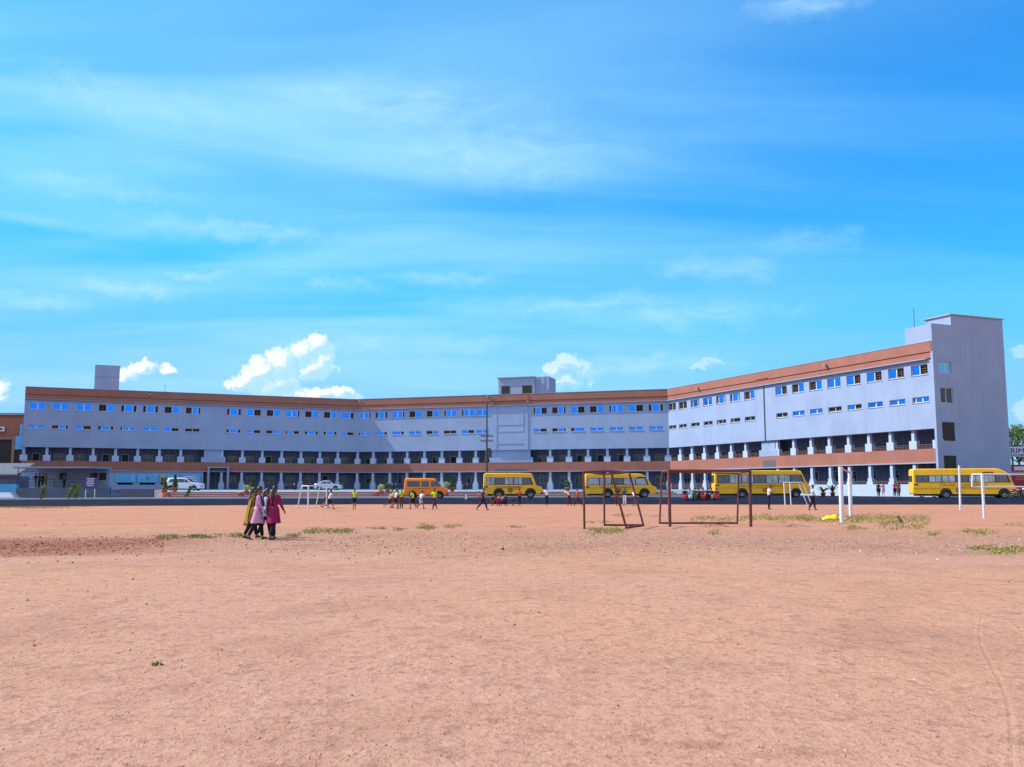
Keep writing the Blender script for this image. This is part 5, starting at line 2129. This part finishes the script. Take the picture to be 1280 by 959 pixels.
def P(label, px, fy, hy, yaw, pose, top, bot, z=0.0, Y=None, **kw):
    """feet at picture column px; yaw 0 faces away, -90 right, 90 left, 180 the camera"""
    p = on(px, fy, z) if Y is None else V(at(px, fy, Y).x, Y, z)
    sq = {'sit': .76, 'sitlow': .66, 'ground': .61, 'squat': .62, 'bend': .93, 'run': .95, 'jog': .96, 'stride': .98}.get(pose, 1.0)
    Ht = (fy - hy) * p.y / F_PX / sq / 1.0
    Ht = min(max(Ht, 1.25), 1.85)
    return person(label, p, R(yaw), Ht, pose, top, bot, **kw)


SH = dict(legs='short')
pl_g = 'boys playing football'
P('boy in white shirt and dark shorts running right beside the left white goal', 411, 637, 612, -80, 'run', WHT, NAVY, legs='short', group=pl_g)


def red_bag(t, J, Ht, hp):
    g_ = MB()
    c_ = J['lwri'] * Ht + V(0, .0, -.16)
    g_.ball(c_, (.14, .10, .17))
    g_.tube([c_ + V(0, -.04, .14), J['lhan'] * Ht, c_ + V(0, .04, .14)], .012, 5)
    return tag(g_.build('bag', CRIM, t))


q_ = P('boy in dark green vest running behind the white shirted boy at the left goal', 407.5, 635, 611, -70, 'jog', DGRN, BLK, legs='short', group=pl_g)
P('boy in yellow green shirt and black shorts standing alone left of centre', 443, 637, 611.5, 175, 'stand', YLG, BLK, legs='short', group=pl_g)
P('boy in pale pink shirt running at the left end of the player group', 486.5, 635, 614, -95, 'run', PINKW, DMAR, legs='short', group=pl_g)
P('boy in lime vest half hidden behind the two leftmost running players', 490.5, 634.5, 612.5, 150, 'stand', LIME, DMAR, legs='short', group=pl_g)
P('boy in white shirt and navy shorts jogging at the front of the player group', 494, 636.5, 612, -75, 'jog', WHT, NAVY, legs='short', group=pl_g)
P('boy in brown shirt close behind the left side of the player group', 497.3, 634.5, 610.5, 160, 'walk', BRN, BRN, group=pl_g)
P('boy in lime vest and brown trousers seen from behind near the orange van', 501.7, 636, 611, 5, 'hips', LIME, BRN, group=pl_g)
P('boy in lime vest leaning left below the middle of the orange van', 516, 636.5, 612.5, 60, 'jog', LIME, BLK, legs='short', group=pl_g)
P('boy in white shirt and white shorts running below the middle of the orange van', 525.5, 636.5, 613, -60, 'run', WHT, PINKW, legs='short', group=pl_g)
P('boy in lime vest and dark trousers striding below the nose of the orange van', 543, 637, 610.5, 150, 'stride', LIME, DMAR, group=pl_g)
P('person in navy shirt walking right past the rear of the shortest bus', 603.5, 638, 610.5, -110, 'stride', NAVY, NAVY)
P('person in red top standing behind the navy walker near the shortest bus', 599.5, 632, 614.5, 120, 'stand', CRIM, DMAR, z=.0)
st_g = 'spectators sitting on the road edge'
P('seated person in dark clothes at the left of the group under the shortest bus', 617.5, 632.5, 617.5, 165, 'ground', BLK, BRN, group=st_g)
P('seated person in red before the rear wheel of the shortest bus', 622, 632.5, 617.5, 185, 'ground', RED, MAR, group=st_g)
P('seated person in pale pink under the shortest bus between red and navy sitters', 626.3, 632.5, 617, 175, 'ground', PINKW, DMAR, group=st_g)
P('seated person in navy at the right of the group under the shortest bus', 631, 632.5, 617.5, 195, 'ground', NAVY, NAVY, group=st_g)
P('person in black squatting left of the red shirted standing person', 642, 632.5, 622, 170, 'squat', BLK, GREY)
P('person in bright red shirt and dark trousers standing before the shortest bus', 649.5, 632, 610.8, 160, 'phone', RED, NAVY)
P('person in white shirt and black trousers standing right of the shortest bus', 683.5, 632, 610, 10, 'folded', WHT, NAVY)
P('person in white shirt leaning left behind the leaning red goal beside a walker in red', 711.5, 632, 611.5, 60, 'bend', WHT, DMAR)
P('person in red shirt striding left of the leaning red goal', 722.3, 632, 611, 90, 'stride', RED, DMAR)
P('person in dark maroon standing behind the first slanted bar of the red goal', 771.5, 632.3, 609, 170, 'stand', DMAR, DMAR)
P('person in teal shirt and white trousers seen from behind inside the red goal', 780.7, 632.3, 609.5, 5, 'hips', TEAL, WHT)
P('person in white shirt and purple shorts behind the rear slanted bar of the red goal', 793, 632.3, 612, 120, 'walk', WHT, PURP, legs='short')
P('person in white shirt with bowed head standing before the flat fronted bus', 961.5, 636.8, 606.5, -95, 'phone', WHT, NAVY)
P('person in pale blue shirt walking by the nose of the flat fronted bus', 1016, 638, 606.5, -100, 'walk', LBLUE, BLK)
rt_g = 'people standing by the right wing'
P('person in black dress, leftmost of the four by the right wing', 1098.5, 620.5, 602.3, 160, 'stand', BLK, BLK, z=.5, Y=102, kurta=.18, hair='bun', group=rt_g)
P('person in pink top and white trousers by the right wing', 1104, 620.3, 602, 175, 'talk', PINK, WHT, z=.5, Y=102.5, kurta=.15, hair='bun', group=rt_g)
P('person in crimson top and black trousers by the right wing', 1118.7, 620.5, 601.3, 190, 'talk', CRIM, BLK, z=.5, Y=102, group=rt_g)
P('person in dark brown with wide black skirt, rightmost by the right wing', 1123.5, 620.3, 601.5, 150, 'stand', BRN, BLK, z=.5, Y=102.5, kurta=.22, hair='bun', group=rt_g)
sw = 'women sitting in a row on the road'
for i, (px, top, bot, lab) in enumerate([(856.5, BLK, CRIM, 'seated woman in black top and crimson skirt at the left end of the row'), (862.3, LBLUE, LBLUE, 'seated woman dressed all in light blue in the row'),
                                        (868.3, DGRN, DGRN, 'seated woman in dark green beside the light blue one'), (873.8, BLK, BLK, 'seated woman all in black left of the brightest crimson skirt'),
                                        (879.0, CRIM, CRIM, 'seated woman all in bright crimson in the middle of the row'), (884.3, NAVY, BLK, 'seated woman in navy right of the bright crimson one'),
                                        (889.8, BLK, TAN, 'seated woman in black top and tan skirt in the row'), (896.0, MAR, CRIM, 'seated woman in maroon top and crimson skirt at the right end of the row')]):
    P(lab, px, 627.5 + (i % 3) * .4, 611.8 + (i % 2) * .6, 165 + 12 * (i % 3), 'sitlow', top, bot, z=.37, Y=87.85, legs='wide', hair='bun', sleeve='short', group=sw)
rm = 'people on the ramp platform'
for px, yaw, top, bot, lab, po in [(44, 170, BLK, GREY, 'person in black at the left of the crowd on the ramp platform', 'talk'), (48.5, -90, DMAR, BLK, 'person in dark maroon second from the left on the ramp platform', 'stand'), (53, 160, BLK, BLK, 'tall person in all black third on the ramp platform', 'stand'), (57, 90, TAN, GREY, 'person in tan shirt at the right of the crowd on the ramp platform', 'stand'), (80, 180, GREY, BLK, 'person in grey alone near the middle of the ramp platform', 'folded')]:
    P(lab, px, 611, 592.5, yaw, po, top, bot, z=1.46, Y=101.6, group=rm)
for w, px, py, top, lab in [(1, 727.5, 570, RED, 'person in red standing in the first floor gallery of the centre wing'), (0, 90.5, 569, WHT, 'person in white shirt in the first floor gallery of the left wing'), (2, 936, 580, NAVY, 'person in navy in the first floor gallery of the right wing')]:
    s_, _ = whit(w, px, py, T_BAND + 1.0)
    q = wp(w, s_, T_BAND + 1.0, Z_BB + .35)
    person(lab, q, R(170), 1.66, 'stand', top, NAVY, group='people in the galleries')


# the four walking women
def strap_bag(t, J, Ht, hp):
    g_ = MB()
    a_ = J['rsho'] * Ht + V(0, 0, .045)
    b_ = J['lhip'] * Ht + V(-.10, -.04, .02)
    g_.tube([a_ + V(-.02, .075, -.02), J['che'] * Ht + V(.03, .115, 0), J['wai'] * Ht + V(-.09, .06, -.02), b_, J['wai'] * Ht + V(-.08, -.08, .02), J['che'] * Ht + V(.03, -.105, .02), a_ + V(-.02, -.06, -.02)], .018, 6)
    g_.build('dupatta', BLK, t)
    g_ = MB()
    c_ = J['lhip'] * Ht + V(-.14, -.02, -.16)
    g_.ball(c_, (.055, .11, .26), 12, 8)
    g_.build('bag', BLK, t)


def shawl(colr):
    def f_(t, J, Ht, hp):
        g_ = MB()
        n = 7
        rows = []
        for j in range(9):
            k = j / 8
            c_ = (J['nba'] * Ht + V(0, -.06, .02)).lerp(V(0, J['pel'].y * Ht - .20, J['pel'].z * Ht - .42), k)
            rows.append([c_ + V((i - 3) / 3 * (.11 + .01 * k), -.05 * math.cos((i - 3) / 3 * 1.5) - .03 * math.sin(i * 2.2 + k * 3) * k, -.03 * abs(i - 3) / 3) for i in range(n)])
        fr_ = [q_ for r_ in rows for q_ in r_]
        bk_ = [q_ + V(0, .018, 0) for q_ in fr_]
        fs = []
        N_ = len(fr_)
        for j in range(8):
            for i in range(n - 1):
                a = j * n + i
                fs.append((a, a + 1, a + n + 1, a + n))
                fs.append((N_ + a, N_ + a + n, N_ + a + n + 1, N_ + a + 1))
        for j in range(8):
            for i in (0, n - 1):
                a = j * n + i
                fs.append((a, a + n, N_ + a + n, N_ + a))
        for i in range(n - 1):
            for j in (0, 8):
                a = j * n + i
                fs.append((a, a + 1, N_ + a + 1, N_ + a))
        g_.mesh(fr_ + bk_, fs, 0, True)
        for sd in (-1, 1):
            g_.tube([J[('l' if sd < 0 else 'r') + 'sho'] * Ht + V(-sd * .03, -.09, .0), J[('l' if sd < 0 else 'r') + 'sho'] * Ht + V(-sd * .04, -.01, .065), J['che'] * Ht + V(sd * .09, .105, .02), J['wai'] * Ht + V(sd * .05, .12, 0)], [.035, .04, .03, .02], 7)
        g_.build('dupatta', colr, t)
    return f_


wg = 'four women walking together'
PK = cloth('rose_pink', (.50, .25, .42))
MG = cloth('magenta_maroon', (.24, .016, .075))
p_ = on(322, 671)
person('woman with long black braid and mustard shawl, leftmost of the four walkers', V(on(322, 671.5).x, 29.3, 0), R(-62), 1.60, 'walk', MUST, BLK, hair='long', sleeve='long', kurta=.20, extra=shawl(MUST), group=wg, lvl=2)
person('woman in pink kurta with black bag and strap looking right', V(on(328.5, 673).x, 28.6, 0), R(-78), 1.62, 'walk', PK, BLK, hair='braid', sleeve='long', kurta=.22, extra=strap_bag, group=wg, lvl=2)
person('woman in pale blue top mostly hidden between the pink and maroon walkers', V(on(334.5, 671).x, 29.9, 0), R(-85), 1.56, 'walk', LBLUE, BLK, hair='braid', sleeve='long', kurta=.10, extra=shawl(BLK), group=wg, lvl=2)
person('woman in maroon kurta with long black braid, rightmost of the four walkers', V(on(344.5, 674).x, 28.5, 0), R(-22), 1.64, 'walk', MG, BLK, hair='long', sleeve='long', kurta=.22, group=wg, lvl=2)
